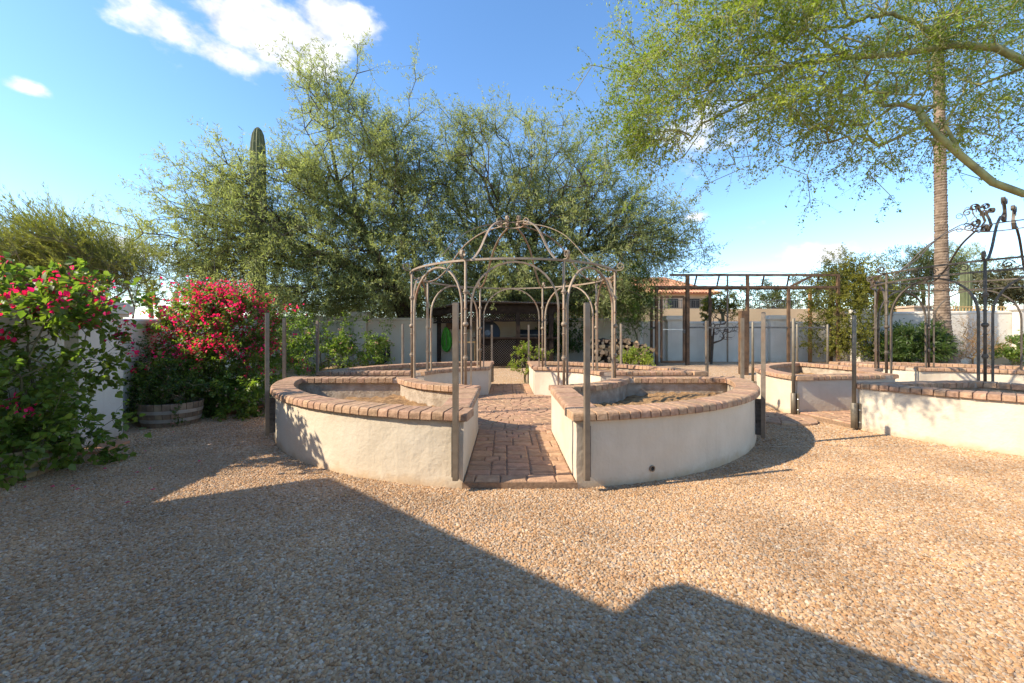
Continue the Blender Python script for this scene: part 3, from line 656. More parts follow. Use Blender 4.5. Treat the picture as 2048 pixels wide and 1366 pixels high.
# ---------------------------------------------------------------- garden walls
def wall(name, pts, zt, label, M=WALLW, th=.2, cap=True, z0=None):
    t = empty(name, (pts[0][0], pts[0][1], 0)); tag(t, label, 'wall'); m = MB(); cm = MB()
    ox, oy = pts[0]
    P = [Vector((x-ox, y-oy, 0)) for x, y in pts]; nrm = []
    for i in range(len(P)):
        a = P[max(i-1, 0)]; b = P[min(i+1, len(P)-1)]; tt = (b-a).normalized(); nrm.append(Vector((-tt.y, tt.x, 0)))
    def sec(i, hw, z): return [(P[i]+nrm[i]*hw)+Vector((0, 0, z)), (P[i]-nrm[i]*hw)+Vector((0, 0, z))]
    zz = zt if hasattr(zt, '__len__') else [zt]*len(P)
    v = []
    for i in range(len(P)):
        g = gz(*pts[i])-.1; a = sec(i, th/2, g); b = sec(i, th/2, zz[i]-(.11 if cap else 0)); v += [a[0], a[1], b[1], b[0]]
    f = [(i*4+j, (i+1)*4+j, (i+1)*4+(j+1) % 4, i*4+(j+1) % 4) for i in range(len(P)-1) for j in range(4)]+[(0, 1, 2, 3), tuple((len(P)-1)*4+j for j in (3, 2, 1, 0))]
    m.add(v, f).build('panel', M, t)
    if cap:
        prof = [(-.5, 0), (-.62, .02), (-.62, .075), (-.5, .105), (0, .118), (.5, .105), (.62, .075), (.62, .02), (.5, 0)]; k = len(prof); v = []
        for i in range(len(P)):
            for (x, z) in prof: v.append(P[i]+nrm[i]*x*th+Vector((0, 0, zz[i]-.112+z)))
        f = [(i*k+j, (i+1)*k+j, (i+1)*k+(j+1) % k, i*k+(j+1) % k) for i in range(len(P)-1) for j in range(k)]+[tuple(range(k)), tuple((len(P)-1)*k+j for j in range(k-1, -1, -1))]
        cm.add(v, f).build('coping', M, t)
    return t
def pier(loc, w, d_, zt, label, rz=0, M=WALLW):
    g = gz(*loc); t = empty('wall_pier', (loc[0], loc[1], g), rz); tag(t, label, 'pier'); h = zt-g
    MB().box((0, 0, (h-.1)/2-.05), (w, d_, h)).build('shaft', M, t)
    c = MB()
    for (e, z0, z1) in ((.05, -.10, -.06), (.09, -.06, .06), (.06, .06, .10)): c.box((0, 0, h+(z0+z1)/2), (w+e*2, d_+e*2, z1-z0))
    c.build('cap', M, t); return t
wall('garden_wall', [(-5.72, 5.80), (-6.1, 6.6), (-6.7, 7.7), (-7.35, 9.2), (-7.95, 11.0)], [1.655, 1.67, 1.71, 1.78, 1.86], 'low white stucco wall curving behind the oval flower barrel')
wall('garden_wall', [(-7.95, 11.02), (-8.5, 13.2), (-8.9, 15.9)], [1.93, 1.98, 2.12], 'stucco wall running behind the red bougainvillea hedge')
wall('garden_wall', [(-8.9, 16.02), (-5.7, 16.02)], 2.13, 'tan wall behind the rose bush', M=WALLT)
wall('garden_wall', [(-5.69, 16.0), (5.3, 16.6)], 2.09, 'tan wall with the coiled green hose hanging on it', M=WALLT)
wall('garden_wall', [(5.35, 16.62), (5.8, 17.4), (14.4, 17.4)], 1.985, 'grey white wall behind the mesh cage')
wall('garden_wall', [(14.9, 16.6), (16.6, 15.9), (19.5, 15.5), (24, 15.4)], 2.33, 'tall white wall behind the palm trunk')
pier((-5.5, 5.35), .42, .95, 1.76, 'white pier at the end of the low curved wall', R(18.5))
pier((-5.55, 15.85), .45, .3, 2.2, 'tan pier with a rust stain on the wall by the rose bush', M=WALLT)
pier((7.05, 17.3), .62, .4, 2.12, 'wall pier seen through the cage door'); pier((11.35, 17.3), .68, .4, 2.14, 'wall pier sunlit behind the cage'); pier((14.65, 17.0), .5, .6, 2.38, 'wall pier where the wall steps up by the yellow shrub')
pier((19.3, 15.3), .6, .3, 2.42, 'white pier on the tall wall right of the palm')
wall('garden_wall', [(-5.28, 2.6), (-5.3, 4.85)], 1.7, 'white wall behind the barrel of bougainvillea')
tag(MB().box((-4.98, 5.05, .02), (.34, .5, .04), .2).build('terracotta_slab', TERRA), 'terracotta slab on the gravel at the pier foot', 'slab')
# rust streak on the wall by the pier
# ---------------------------------------------------------------- the house beside the camera that shades the foreground
hs = empty('house', (-6, 0, 0)); tag(hs, 'stucco house with low tiled eaves shading the gravel yard', 'house')
K = Vector((-5.80, 2.94)); eA = Vector((.757, -.654)).normalized(); eC = Vector((-.88, -.475)).normalized()
A1 = Vector((-3.45, .92)); A2 = A1+Vector((.37, .31)); A3 = A2+eA*9; B3 = A3+eC*9; B0 = K+eC*9
poly = [p-Vector((-6, 0)) for p in (K, B0, B3, A3, A2, A1)]
MB().prism([(p.x, p.y) for p in poly], 2.93, 3.08).build('roof', ROOFT, hs)
ins = Vector((-.42, -.46)); wp = [K+Vector((-.1, -.75)), B0+Vector((.3, -.6)), B3+Vector((.3, .6)), A3+Vector((-.5, -.1)), A2+ins*1.4]
MB().prism([(p.x+6, p.y) for p in wp], 0, 2.93).build('wall', WALLW, hs)

# ---------------------------------------------------------------- foliage machinery
def norm(a): return a/np.maximum(np.linalg.norm(a, axis=-1, keepdims=True), 1e-9)
def sample_crown(r, ells, n, surf=2.4, clump=None, cs=.5):
    out = []; wts = np.array([e[2] if len(e) > 2 else 1.0 for e in ells]); wts = wts/wts.sum()
    ids = r.choice(len(ells), n, p=wts)
    d_ = norm(r.normal(size=(n, 3))); rad = r.random(n)**(1/surf)
    C = np.array([e[0] for e in ells])[ids]; S = np.array([e[1] for e in ells])[ids]
    p = C+d_*S*rad[:, None]
    if clump:
        cc = p[r.choice(n, clump)]; j = r.integers(0, clump, n); p = cc[j]+r.normal(size=(n, 3))*cs*np.array([1, 1, .6])
    return p
def skeleton(r, limbs, targets, k=.25, step=.55, jit=.08):
    N = []; par = []; Lp = []
    for limb in limbs:
        prev = -1
        for i, p in enumerate(limb):
            p = np.array(p, float)
            if i == 0 and N:
                dd = [np.linalg.norm(p-q) for q in N]; j = int(np.argmin(dd))
                if dd[j] < 1e-3: prev = j; continue
                prev = j
            N.append(p); par.append(prev); Lp.append(0 if prev < 0 else Lp[prev]+np.linalg.norm(p-N[prev])); prev = len(N)-1
    cap_ = len(N)+len(targets)*14+10; A = np.zeros((cap_, 3)); A[:len(N)] = N; Lq = np.zeros(cap_); Lq[:len(N)] = Lp; par = list(par); n = len(N)
    base = A[max(0, n//3)]
    order = np.argsort(np.linalg.norm(targets-base, axis=1))
    for t in targets[order]:
        dd = np.linalg.norm(A[:n]-t, axis=1); j = int(np.argmin(dd+k*Lq[:n])); d0 = dd[j]
        m = max(1, min(12, int(d0/step))); a = A[j].copy(); prev = j
        for q in range(1, m+1):
            p = a+(t-a)*q/m
            if q < m: p = p+r.normal(size=3)*jit*d0/m+np.array([0, 0, .10*d0*math.sin(math.pi*q/m)*.5])
            A[n] = p; par.append(prev); Lq[n] = Lq[prev]+np.linalg.norm(p-A[prev]); prev = n; n += 1
    par = np.array(par); cnt = np.zeros(n)
    ch = np.zeros(n, int)
    for i in range(n):
        if par[i] >= 0: ch[par[i]] += 1
    cnt[ch == 0] = 1
    for i in range(n-1, -1, -1):
        if par[i] >= 0: cnt[par[i]] += cnt[i]
    return A[:n], par, cnt, ch
def branch_mesh(name, A, par, cnt, r0, rmin, ex=.5, sides=5):
    rad = np.maximum(rmin, r0*(cnt/cnt.max())**ex); idx = np.where(par >= 0)[0]; p = A[par[idx]]; q = A[idx]
    t = norm(q-p); ref = np.where(np.abs(t[:, 2:3]) > .9, [[1., 0, 0]], [[0, 0, 1.]]); x = norm(np.cross(t, ref)); y = np.cross(t, x)
    ra = np.minimum(rad[par[idx]], rad[idx]*1.5); rb = rad[idx]; q = q+t*rb[:, None]*.3
    ang = np.arange(sides)*2*math.pi/sides; V = []
    for cc, rr in ((p, ra), (q, rb)):
        V.append(cc[:, None, :]+(x[:, None, :]*np.cos(ang)[None, :, None]+y[:, None, :]*np.sin(ang)[None, :, None])*rr[:, None, None])
    V = np.concatenate(V, 1).reshape(-1, 3); n = len(idx); b = (np.arange(n)*2*sides)[:, None]
    F = np.concatenate([np.stack([b[:, 0]+j, b[:, 0]+(j+1) % sides, b[:, 0]+sides+(j+1) % sides, b[:, 0]+sides+j], 1) for j in range(sides)])
    me = fast_mesh(name, V, F); me.polygons.foreach_set('use_smooth', [True]*len(me.polygons)); return me
def twigs(r, O, D, L, droop, wiggle=.12, m=5):
    n = len(O); P = np.zeros((n, m, 3)); P[:, 0] = O; d_ = D.copy(); st = (L/(m-1))[:, None]
    for i in range(1, m):
        d_ = norm(d_+r.normal(size=(n, 3))*wiggle+np.array([0, 0, -1.])*droop); P[:, i] = P[:, i-1]+d_*st
    return P
def twig_mesh(name, P, r0):
    n, m, _ = P.shape; t = norm(P[:, -1]-P[:, 0]); x = norm(np.cross(t, [[.3, .2, .93]])); y = np.cross(t, x); V = []
    for i in range(m):
        rr = r0*(1-.8*i/(m-1))
        for j in range(3): V.append(P[:, i]+(x*math.cos(2.094*j)+y*math.sin(2.094*j))*rr)
    V = np.stack(V, 1).reshape(-1, 3); b = np.arange(n)*m*3; F = []
    for i in range(m-1):
        for j in range(3): F.append(np.stack([b+i*3+j, b+i*3+(j+1) % 3, b+i*3+3+(j+1) % 3, b+i*3+3+j], 1))
    return fast_mesh(name, V, np.concatenate(F))
def leaves_on(r, P, per, spread, t0=.1):
    n, m, _ = P.shape; k = n*per; ti = np.repeat(np.arange(n), per); u = t0+(1-t0)*r.random(k); s = u*(m-1); i = np.minimum(s.astype(int), m-2); f = (s-i)[:, None]
    pos = P[ti, i]*(1-f)+P[ti, i+1]*f; tan = norm(P[ti, i+1]-P[ti, i]); return pos+r.normal(size=(k, 3))*spread, tan
def leaf_mesh(name, r, pos, tan, ln, wd, along=.5, up=.6, ovate=False, lnvar=.35, hang=0.0):
    k = len(pos); rp = norm(np.cross(tan, r.normal(size=(k, 3)))); ax = norm(tan*along+rp+np.array([0, 0, -hang])); nr = norm(r.normal(size=(k, 3))+np.array([0, 0, up*2])+np.array([SX, SY, .7])*1.25)
    sd = norm(np.cross(nr, ax)); nn = np.cross(ax, sd); l = (ln*(1-lnvar+2*lnvar*r.random(k)))[:, None]; w = l*wd/ln
    if not ovate:
        V = np.stack([pos, pos+ax*l*.5+sd*w*.5, pos+ax*l, pos+ax*l*.5-sd*w*.5], 1).reshape(-1, 3); b = np.arange(k)*4; return fast_mesh(name, V, np.stack([b, b+1, b+2, b+3], 1))
    c = nn*w*.16
    V = np.stack([pos, pos+ax*l*.28+sd*w*.48+c, pos+ax*l*.62+sd*w*.38+c, pos+ax*l-nn*l*.08, pos+ax*l*.62-sd*w*.38+c, pos+ax*l*.28-sd*w*.48+c, pos+ax*l*.45], 1).reshape(-1, 3); b = np.arange(k)*7
    F = np.concatenate([np.stack([b, b+1, b+6], 1), np.stack([b+1, b+2, b+6], 1), np.stack([b+2, b+3, b+6], 1), np.stack([b+3, b+4, b+6], 1), np.stack([b+4, b+5, b+6], 1), np.stack([b+5, b, b+6], 1)])
    return fast_mesh(name, V, F)
def plant(name, label, cat, base, limbs, ells, nt, seed, bark, leafm, r0, tw=(6, .7, .06), leaf=(20, .09, .03), ntips=None, droop=.1, out=.9, k=.25, clump=None, cs=.5, ovate=False, center=None, wig=.14, upb=.15, surf=2.4, along=.6, rmin=.006, group=None, twr=.004, maxcnt=2, step=.55, hang=0.0, parts=('trunk', 'crown'), bias=(0, 0, 0), spread=.02, extra=None):
    r = np.random.default_rng(seed); t = empty(name, base); tag(t, label, cat, group); B = np.array(base)
    tg = sample_crown(r, ells, nt, surf, clump, cs)
    if extra is not None: tg = np.concatenate([tg, np.array(extra, float)])
    A, par, cnt, ch = skeleton(r, limbs, tg, k, step)
    obj(parts[0], branch_mesh(parts[0], A-B, par, cnt, r0, rmin), bark, t)
    tips = np.where(cnt <= maxcnt)[0]; n_tw, L, dl = tw; O = np.repeat(A[tips], n_tw, 0)
    cen = np.array(center) if center is not None else np.mean([e[0] for e in ells], 0)
    pd = norm(A[tips]-A[np.maximum(par[tips], 0)]); D = norm(np.repeat(norm(A[tips]-cen)*.5+pd*.7, n_tw, 0)*out+r.normal(size=(len(O), 3))*.75+np.array([0, 0, upb])+np.array(bias))
    TP = twigs(r, O, D, L*(1-dl+2*dl*r.random(len(O))), droop, wig)
    tw_o = obj('twig', twig_mesh('twig', TP-B, twr), bark, t); tag(tw_o, kind='stuff')
    pos, tan = leaves_on(r, TP, leaf[0], spread)
    lf = obj(parts[1], leaf_mesh(parts[1], r, pos-B, tan, leaf[1], leaf[2], along, ovate=ovate, hang=hang), leafm, t); tag(lf, kind='stuff')
    return t, TP, B

# big mesquites behind the wall
def E(u, v, Y, hu, hv, dy, w=1): c = at(u, v, Y); return (c, (hu*Y/F_PX, dy, hv*Y/F_PX), w)
T1 = (-4.0, 17.4, .3)
plant('mesquite_tree', 'tall feathery grey-green mesquite tree leaning towards the tall saguaro', 'tree', T1,
      [[T1, (-4.1, 17.3, 1.8), (-4.6, 17.0, 3.4), (-5.6, 16.6, 5.3), (-6.6, 16.2, 7.4), (-6.9, 16, 9.4)], [(-4.6, 17.0, 3.4), (-6.6, 16.5, 4.3), (-9, 16, 5.2), (-11.2, 15.6, 5.6)], [(-5.6, 16.6, 5.3), (-8.0, 16, 7.2), (-9.6, 15.6, 8.2)], [(-4.6, 17, 3.4), (-4.0, 16.4, 5.6), (-4.2, 16, 8)]],
      [E(580, 445, 15.8, 180, 115, 2.2, 3), E(730, 350, 16, 145, 130, 2.2, 2.0), E(430, 490, 15.5, 120, 85, 1.8, 1.3), E(640, 540, 15.2, 170, 80, 1.6, 1.5), E(700, 220, 16, 90, 65, 1.2, .45), E(420, 560, 15.3, 80, 40, 1.2, .5), E(800, 480, 16, 110, 110, 1.8, 1.2), E(700, 605, 17.3, 190, 34, 1.0, 1.2)],
      1900, 11, BARK, LEAFM, .34, tw=(5, .85, .35), leaf=(28, .13, .027), droop=.05, clump=430, cs=.52, wig=.16, upb=.05, k=.35, maxcnt=2, rmin=.011, twr=.006, spread=.035,
      extra=[at(600, 110, 16), at(650, 135, 15.6), at(715, 90, 16.2), at(740, 140, 16), at(828, 130, 16), at(340, 320, 15.4), at(310, 390, 15.5), at(300, 455, 15.5), at(360, 345, 15.5), at(305, 560, 15.4), at(290, 520, 15.2), at(575, 120, 16)])
T2 = (.3, 18.4, .3)
plant('mesquite_tree', 'broad feathery grey-green mesquite tree spreading above the lattice bar roof', 'tree', T2,
      [[T2, (.2, 18.2, 1.9), (.6, 17.8, 3.6), (1.2, 17.4, 5.6), (1.4, 17.2, 7.6)], [(.6, 17.8, 3.6), (2.6, 17.4, 4.8), (4.8, 17.2, 5.2), (6.4, 17, 5.0)], [(.6, 17.8, 3.6), (-1.4, 17.4, 5.2), (-2.2, 17.2, 7.2)], [(1.2, 17.4, 5.6), (3.2, 17.2, 7.0)]],
      [E(1010, 400, 16.6, 150, 140, 2.4, 3), E(1140, 420, 16.8, 140, 120, 2.2, 2.4), E(900, 380, 16.4, 120, 140, 2, 1.8), E(1250, 480, 16.6, 110, 70, 1.8, 1.3), E(1310, 480, 16.6, 70, 45, 1.4, .5), E(1000, 540, 15.6, 170, 50, 1.3, 1.2), E(1170, 560, 15.8, 100, 50, 1.2, .8), E(960, 600, 18, 190, 36, 1.0, 1.3), E(1190, 600, 18, 110, 34, 1, .8)],
      1900, 12, BARK, LEAFM, .34, tw=(5, .85, .35), leaf=(28, .13, .027), droop=.06, clump=400, cs=.52, wig=.16, upb=.05, k=.35, maxcnt=2, rmin=.011, twr=.006, spread=.035,
      extra=[at(975, 225, 16.5), at(1060, 240, 16.5), at(1130, 250, 16.6), at(1180, 270, 16.6), at(1380, 455, 16.5), at(1395, 480, 16.5), at(1350, 410, 16.5), at(1390, 520, 16.3), at(1360, 545, 16.3), at(880, 215, 16.4)])
# inner dark branches under the mesquites read through the gazebo: a low scrubby tree behind the wall
# palo verde reaching over from the right
T3 = (8.1, 2.9, 0)
L5 = lambda u, v, Y=5.0: at(u, v, Y)
plant('palo_verde_tree', 'green-barked palo verde tree reaching over the yard with fresh bright leaves', 'tree', T3,
      [[T3, (8.0, 3.1, 1.2), (7.6, 3.7, 2.3), (6.9, 4.5, 2.95), L5(2048, 388), L5(1985, 365), L5(1925, 315), L5(1872, 268), L5(1850, 240)],
       [(7.6, 3.7, 2.3), (7.4, 4.3, 3.6), L5(2060, 130), L5(1990, 95), L5(1900, 90), L5(1800, 108), L5(1690, 115), L5(1590, 130), L5(1500, 150), L5(1420, 165)],
       [L5(1900, 90), L5(1820, 40), L5(1760, -40)], [L5(1590, 130), L5(1500, 200), L5(1420, 240)], [L5(1925, 315), L5(1890, 250), L5(1930, 180)], [L5(1690, 115), L5(1600, 50), L5(1480, 20)]],
      [E(1450, 110, 5.0, 190, 110, 1.0, 2.6), E(1700, 110, 5.1, 200, 130, 1.2, 2.6), E(1930, 130, 5.3, 170, 150, 1.4, 2.0), E(1350, 190, 4.9, 110, 90, .7, 1.3), E(1620, 240, 5.0, 190, 70, .8, 1.5), E(1900, 270, 5.4, 140, 70, .9, .9), E(1300, 280, 4.9, 70, 60, .5, .7), E(1600, -60, 5, 330, 90, 1.2, 2.0)],
      1900, 13, BARKG, LEAFP, .062, tw=(5, .36, .3), leaf=(16, .036, .0165), droop=.13, clump=470, cs=.2, wig=.2, upb=-.1, k=.06, maxcnt=2, rmin=.004, twr=.0026, step=.3, spread=.012, bias=(-.25, 0, 0),
      extra=[L5(1150, 185, 4.9), L5(1185, 130, 4.9), L5(1210, 330, 4.9), L5(1290, 370, 4.9), L5(1240, 60), L5(1420, 365), L5(1400, 330), L5(1620, 400), L5(1615, 350), L5(1780, 390), L5(1740, 350), L5(1700, 300), L5(1560, 330), L5(1220, 240), L5(1500, 330), L5(1835, 330)])
# broom-like palo verde behind the left wall
T4 = (-8.3, 9.15, 0)
plant('palo_verde_tree', 'broom-like olive palo verde tree swept sideways behind the low white wall', 'tree', T4,
      [[T4, (-8.35, 9.1, 1.1), (-8.6, 9, 1.9), (-9.3, 8.8, 2.6), (-10.2, 8.6, 3.2)], [(-8.35, 9.1, 1.1), (-8.2, 9.1, 2.0), (-8.4, 9.0, 2.9)], [(-8.6, 9, 1.9), (-9.6, 8.8, 2.2), (-10.8, 8.6, 2.5)]],
      [E(120, 540, 8.8, 150, 60, .9, 2), E(20, 555, 8.6, 130, 60, .9, 1.5), E(200, 545, 8.9, 70, 60, .7, 1), E(100, 590, 8.6, 150, 35, .8, 1)],
      520, 14, BARKT, LEAFO, .11, tw=(10, .85, .3), leaf=(34, .075, .011), droop=-.03, clump=160, cs=.25, wig=.07, upb=.75, k=.3, along=3.2, bias=(-.95, -.1, 0), out=.2, rmin=.006, twr=.0035, spread=.012, maxcnt=3,
      extra=[at(60, 470, 8.7), at(140, 470, 8.8), at(175, 490, 8.8)])

# bougainvilleas and other flowering shrubs
def flower_clusters(r, P, n, per, size, sel=None, jitter=.04):
    """papery bracts in threes at twig ends"""
    tips = P[:, -1]; 
    if sel is not None: tips = tips[sel(tips)]
    c = tips[r.choice(len(tips), min(n, len(tips)), replace=False)]; pos = np.repeat(c, per, 0)+r.normal(size=(len(c)*per, 3))*jitter
    tan = norm(r.normal(size=(len(pos), 3))+np.array([0, 0, .6])); return pos, tan
def shrub(name, label, cat, base, ells, nt, seed, leafm, tw, leaf, flower=None, ovate=True, group=None, bark=BARKT, droop=.06, clump=None, cs=.15, r0=.03, extra=None, k=.3, upb=.25, limbs=None, wig=.2, hang=.2, step=.2, rmin=.003, surf=2.6, along=.5):
    t, TP, B = plant(name, label, cat, base, limbs or [[base, (base[0], base[1], base[2]+.25)]], ells, nt, seed, bark, leafm, r0, tw=tw, leaf=leaf, droop=droop, clump=clump, cs=cs, ovate=ovate, wig=wig, upb=upb, k=k, rmin=rmin, group=group, twr=.0025, step=step, hang=hang, parts=('stem', 'foliage'), extra=extra, spread=.018, surf=surf, along=along)
    if flower:
        for (n, per, size, M, sel, jit) in flower:
            r = np.random.default_rng(seed+5); pos, tan = flower_clusters(r, TP, n, per, size, sel, jit)
            o = obj('blossom', leaf_mesh('blossom', r, pos-B, tan, size, size*.8, .8, ovate=True), M, t); tag(o, kind='stuff')
    return t
b1 = (-5.0, 4.12, .30)
shrub('bougainvillea', 'loose bougainvillea with big leaves and few magenta blooms growing from the half barrel', 'shrub', b1,
      [E(60, 700, 4.3, 130, 120, .45, 2.2), E(120, 620, 4.3, 120, 50, .4, 1.2), E(30, 830, 4.2, 90, 80, .35, 1.2), E(125, 800, 4.3, 48, 110, .35, .9), E(-60, 720, 4.3, 120, 180, .5, 1.6), E(40, 620, 4.3, 110, 45, .4, .8), E(40, 880, 4.05, 70, 40, .3, .7)],
      250, 21, LEAFB, (4, .30, .3), (10, .072, .054), [(38, 20, .046, BRACT, (lambda p: (p[:, 2] > 1.35)), .05), (18, 12, .044, BRACT, None, .04)], r0=.03, cs=.1, clump=95, droop=.1, bark=BARKT, step=.18, extra=[at(265, 605, 4.6), at(225, 840, 4.5), at(190, 900, 4.4), at(185, 560, 4.4), at(75, 560, 4.3), at(110, 945, 4.3), at(235, 690, 4.5)])
b2 = (-4.75, 7.7, 0)
shrub('bougainvillea', 'dense bougainvillea hedge covered in red-magenta blooms against the wall', 'shrub', b2,
      [E(430, 690, 7.6, 120, 80, .55, 2.4), E(420, 760, 7.4, 110, 70, .5, 2.2), E(480, 660, 7.9, 90, 75, .5, 1.6), E(370, 660, 7.6, 65, 45, .45, .8), E(440, 615, 7.8, 60, 40, .4, .8), E(520, 730, 8.2, 50, 90, .5, 1.2), E(350, 760, 7.0, 70, 70, .4, 1.2), E(440, 800, 7.3, 110, 35, .45, 1.6), E(520, 790, 7.6, 40, 40, .4, .8)],
      760, 22, LEAFB, (5, .24, .3), (14, .05, .038), [(360, 11, .044, BRACT, (lambda p: (p[:, 2] > 1.05) & (p[:, 1] < 8.1)), .055), (190, 8, .040, BRACT, (lambda p: p[:, 2] > .7), .03), (34, 8, .02, PINKF, (lambda p: p[:, 2] < .9), .018)], r0=.03, cs=.14, clump=420, bark=BARKT)
b3 = (-5.25, 6.62, .34)
shrub('lantana', 'sparse lantana with small pink flowers spilling over the oval half barrel', 'shrub', b3,
      [E(300, 745, 6.6, 60, 50, .35, 2), E(290, 790, 6.5, 55, 30, .35, 1.2), E(350, 790, 6.6, 50, 30, .3, 1), E(260, 720, 6.6, 30, 30, .2, .5)],
      110, 23, LEAFD, (4, .22, .3), (11, .042, .03), [(22, 8, .02, PINKF, None, .018)], cs=.1, clump=60, extra=[at(235, 828, 6.3), at(258, 815, 6.3), at(350, 830, 6.2), at(300, 700, 6.6)], bark=BARKT)
shrub('rose_bush', 'wide rose bush with small pink flowers along the tan wall behind the planter', 'shrub', (-6.0, 13.4, .25),
      [E(620, 710, 13, 70, 34, .7, 2), E(690, 705, 13.4, 70, 38, .7, 2), E(740, 710, 13.8, 30, 26, .4, .7), E(600, 680, 13.2, 40, 30, .5, .8), E(650, 670, 13.6, 60, 22, .4, .6)],
      260, 24, LEAFB, (4, .34, .3), (12, .065, .046), [(70, 8, .035, PINKF, None, .035)], cs=.2, clump=130, extra=[at(722, 640, 13.8), at(770, 655, 14), at(600, 640, 13.4), at(690, 645, 13.6), at(560, 650, 13)])
shrub('rose_bush', 'small leafy rose bush with pale flowers at the end of the brick path', 'shrub', (.55, 11.75, .03),
      [E(1050, 715, 11.7, 18, 26, .3, 1), E(1040, 735, 11.6, 20, 16, .25, .8), E(1078, 705, 12, 22, 12, .3, .5)], 70, 25, LEAFP, (4, .16, .3), (10, .042, .03), [(16, 7, .026, PINKF, None, .02)], cs=.08, clump=40)
shrub('shrub', 'bright green low shrub in front of the firewood pile', 'shrub', (3.75, 12.6, .15), [E(1272, 718, 12.4, 28, 15, .3, 1)], 50, 26, LEAFP, (4, .2, .3), (11, .05, .034), cs=.1, clump=30)
shrub('vine', 'dark leafy vine climbing the wall left of the firewood', 'vine', (2.1, 15.9, .3), [E(1130, 665, 15.9, 42, 45, .3, 2), E(1095, 690, 15.8, 25, 40, .3, 1)], 150, 27, LEAFD, (4, .3, .3), (12, .07, .05), cs=.15, clump=80)
shrub('cypress_bush', 'soft bright green feathery bush beside the cage corner', 'shrub', (4.9, 15.4, .3), [E(1262, 620, 15.4, 26, 55, .4, 2), E(1275, 590, 15.4, 22, 30, .35, 1), E(1250, 560, 15.6, 30, 30, .4, .8)], 190, 28, mat('feathery_green', (.06, .115, .015), .6, .2, 1, c2=(.11, .17, .03), island=.3, transl=(1.4, 1.5, .7)), (5, .4, .3), (20, .09, .02), ovate=False, cs=.18, clump=100, along=1.5)
shrub('yellow_shrub', 'tall yellow-green thorny shrub against the wall right of the cage', 'shrub', (14.4, 15.6, .3), [E(1715, 600, 15.4, 42, 70, .6, 2.2), E(1700, 660, 15.3, 30, 50, .5, 1.2), E(1740, 560, 15.4, 30, 35, .5, .8), E(1640, 620, 15.9, 35, 75, .4, 1.2), E(1700, 540, 15.6, 35, 25, .4, .6)], 420, 29, LEAFY, (5, .45, .3), (20, .075, .03), ovate=False, cs=.22, clump=220, bark=BARKT, r0=.05)
shrub('oleander', 'dense dark green shrub beside the palm trunk', 'shrub', (15.2, 15.0, .3), [E(1825, 690, 14.9, 42, 38, .6, 2), E(1800, 705, 14.8, 40, 25, .5, 1)], 220, 30, LEAFD, (5, .36, .3), (14, .13, .034), ovate=False, cs=.2, clump=120, along=1.2, upb=.6)
shrub('dry_grass', 'dry straw-coloured weeds at the foot of the white wall by the palm', 'grass', (16.9, 14.9, .3), [E(1935, 700, 14.9, 30, 28, .4, 2), E(1960, 680, 14.9, 30, 40, .3, 1)], 90, 31, STRAW, (5, .55, .3), (10, .05, .012), ovate=False, cs=.15, clump=50, bark=STRAW, upb=1.2, wig=.1)
shrub('shrub', 'small green shrub beside the white pier', 'shrub', (18.4, 14.9, .3), [E(2040, 700, 14.8, 22, 26, .3, 1)], 60, 32, LEAFB, (4, .3, .3), (12, .07, .05), cs=.12, clump=30)
def bare():
    b = (7.9, 15.8, .3)
    r = np.random.default_rng(40); t = empty('bare_tree', b); tag(t, 'small leafless tree standing inside the mesh cage', 'tree')
    A, par, cnt, ch = skeleton(r, [[b, (7.95, 15.8, 1.1), (8.0, 15.8, 1.7)]], sample_crown(r, [E(1445, 660, 15.8, 42, 30, .5, 2), E(1435, 640, 15.8, 30, 30, .4, 1)], 90, 2.4), .2, .2)
    obj('trunk', branch_mesh('trunk', A-np.array(b), par, cnt, .045, .006), BARK, t)
    tp = np.where(cnt <= 1)[0]; TP = twigs(r, np.repeat(A[tp], 3, 0), norm(r.normal(size=(len(tp)*3, 3))+np.array([0, 0, .3])), .25*np.ones(len(tp)*3), 0, .25)
    tag(obj('twig', twig_mesh('twig', TP-np.array(b), .005), BARK, t), kind='stuff')
bare()

# trees beyond the walls
def far_tree(label, u, v, Y, hu, hv, seed, leafm=LEAFF, nt=160, lf=(16, .16, .05), name='desert_tree', group=None, upb=.2):
    c = at(u, v, Y); g = gz(c[0], Y); b = (c[0], Y, g); sx, sz = hu*Y/F_PX, hv*Y/F_PX
    plant(name, label, 'tree', b, [[b, (c[0]+.1, Y, g+(c[2]-g)*.5), (c[0], Y, c[2]-sz*.3)]], [((c[0]-sx*.3, Y, c[2]), (sx*.7, sx*.55, sz*.9), 1), ((c[0]+sx*.35, Y, c[2]-sz*.15), (sx*.65, sx*.5, sz*.75), 1), ((c[0]+sx*.05, Y, c[2]+sz*.25), (sx*.5, sx*.4, sz*.7), .7)], nt, seed, BARKT, leafm, .02*sz+.06, tw=(4, sx*.22, .3), leaf=lf, clump=max(30, nt//3), cs=sx*.16, rmin=.012, twr=.007, spread=sx*.03, upb=upb, group=group)
far_tree('bushy green tree behind the cage roof and iron railing', 1535, 600, 30, 55, 36, 51, nt=150)
far_tree('yellow-green palo verde sapling in front of the tan wall', 1445, 615, 20, 34, 42, 52, LEAFY, nt=110, lf=(14, .10, .03))
far_tree('small yellow-green sapling before the barred windows', 1412, 630, 20.5, 16, 30, 53, LEAFY, nt=50, lf=(14, .10, .03))
far_tree('feathery palo verde rising behind the palm, beyond the white wall', 1845, 545, 24, 62, 58, 54, LEAFF, nt=260, lf=(20, .14, .03), upb=.6)
far_tree('low hedge-like tree filling the gap beyond the dark gazebo', 2000, 575, 21, 60, 42, 55, mat('dusty_leaf', (.11, .11, .05), .6, .2, .5, c2=(.17, .165, .08), island=.3, transl=(1.2, 1.2, .7)), nt=240, lf=(18, .11, .05))
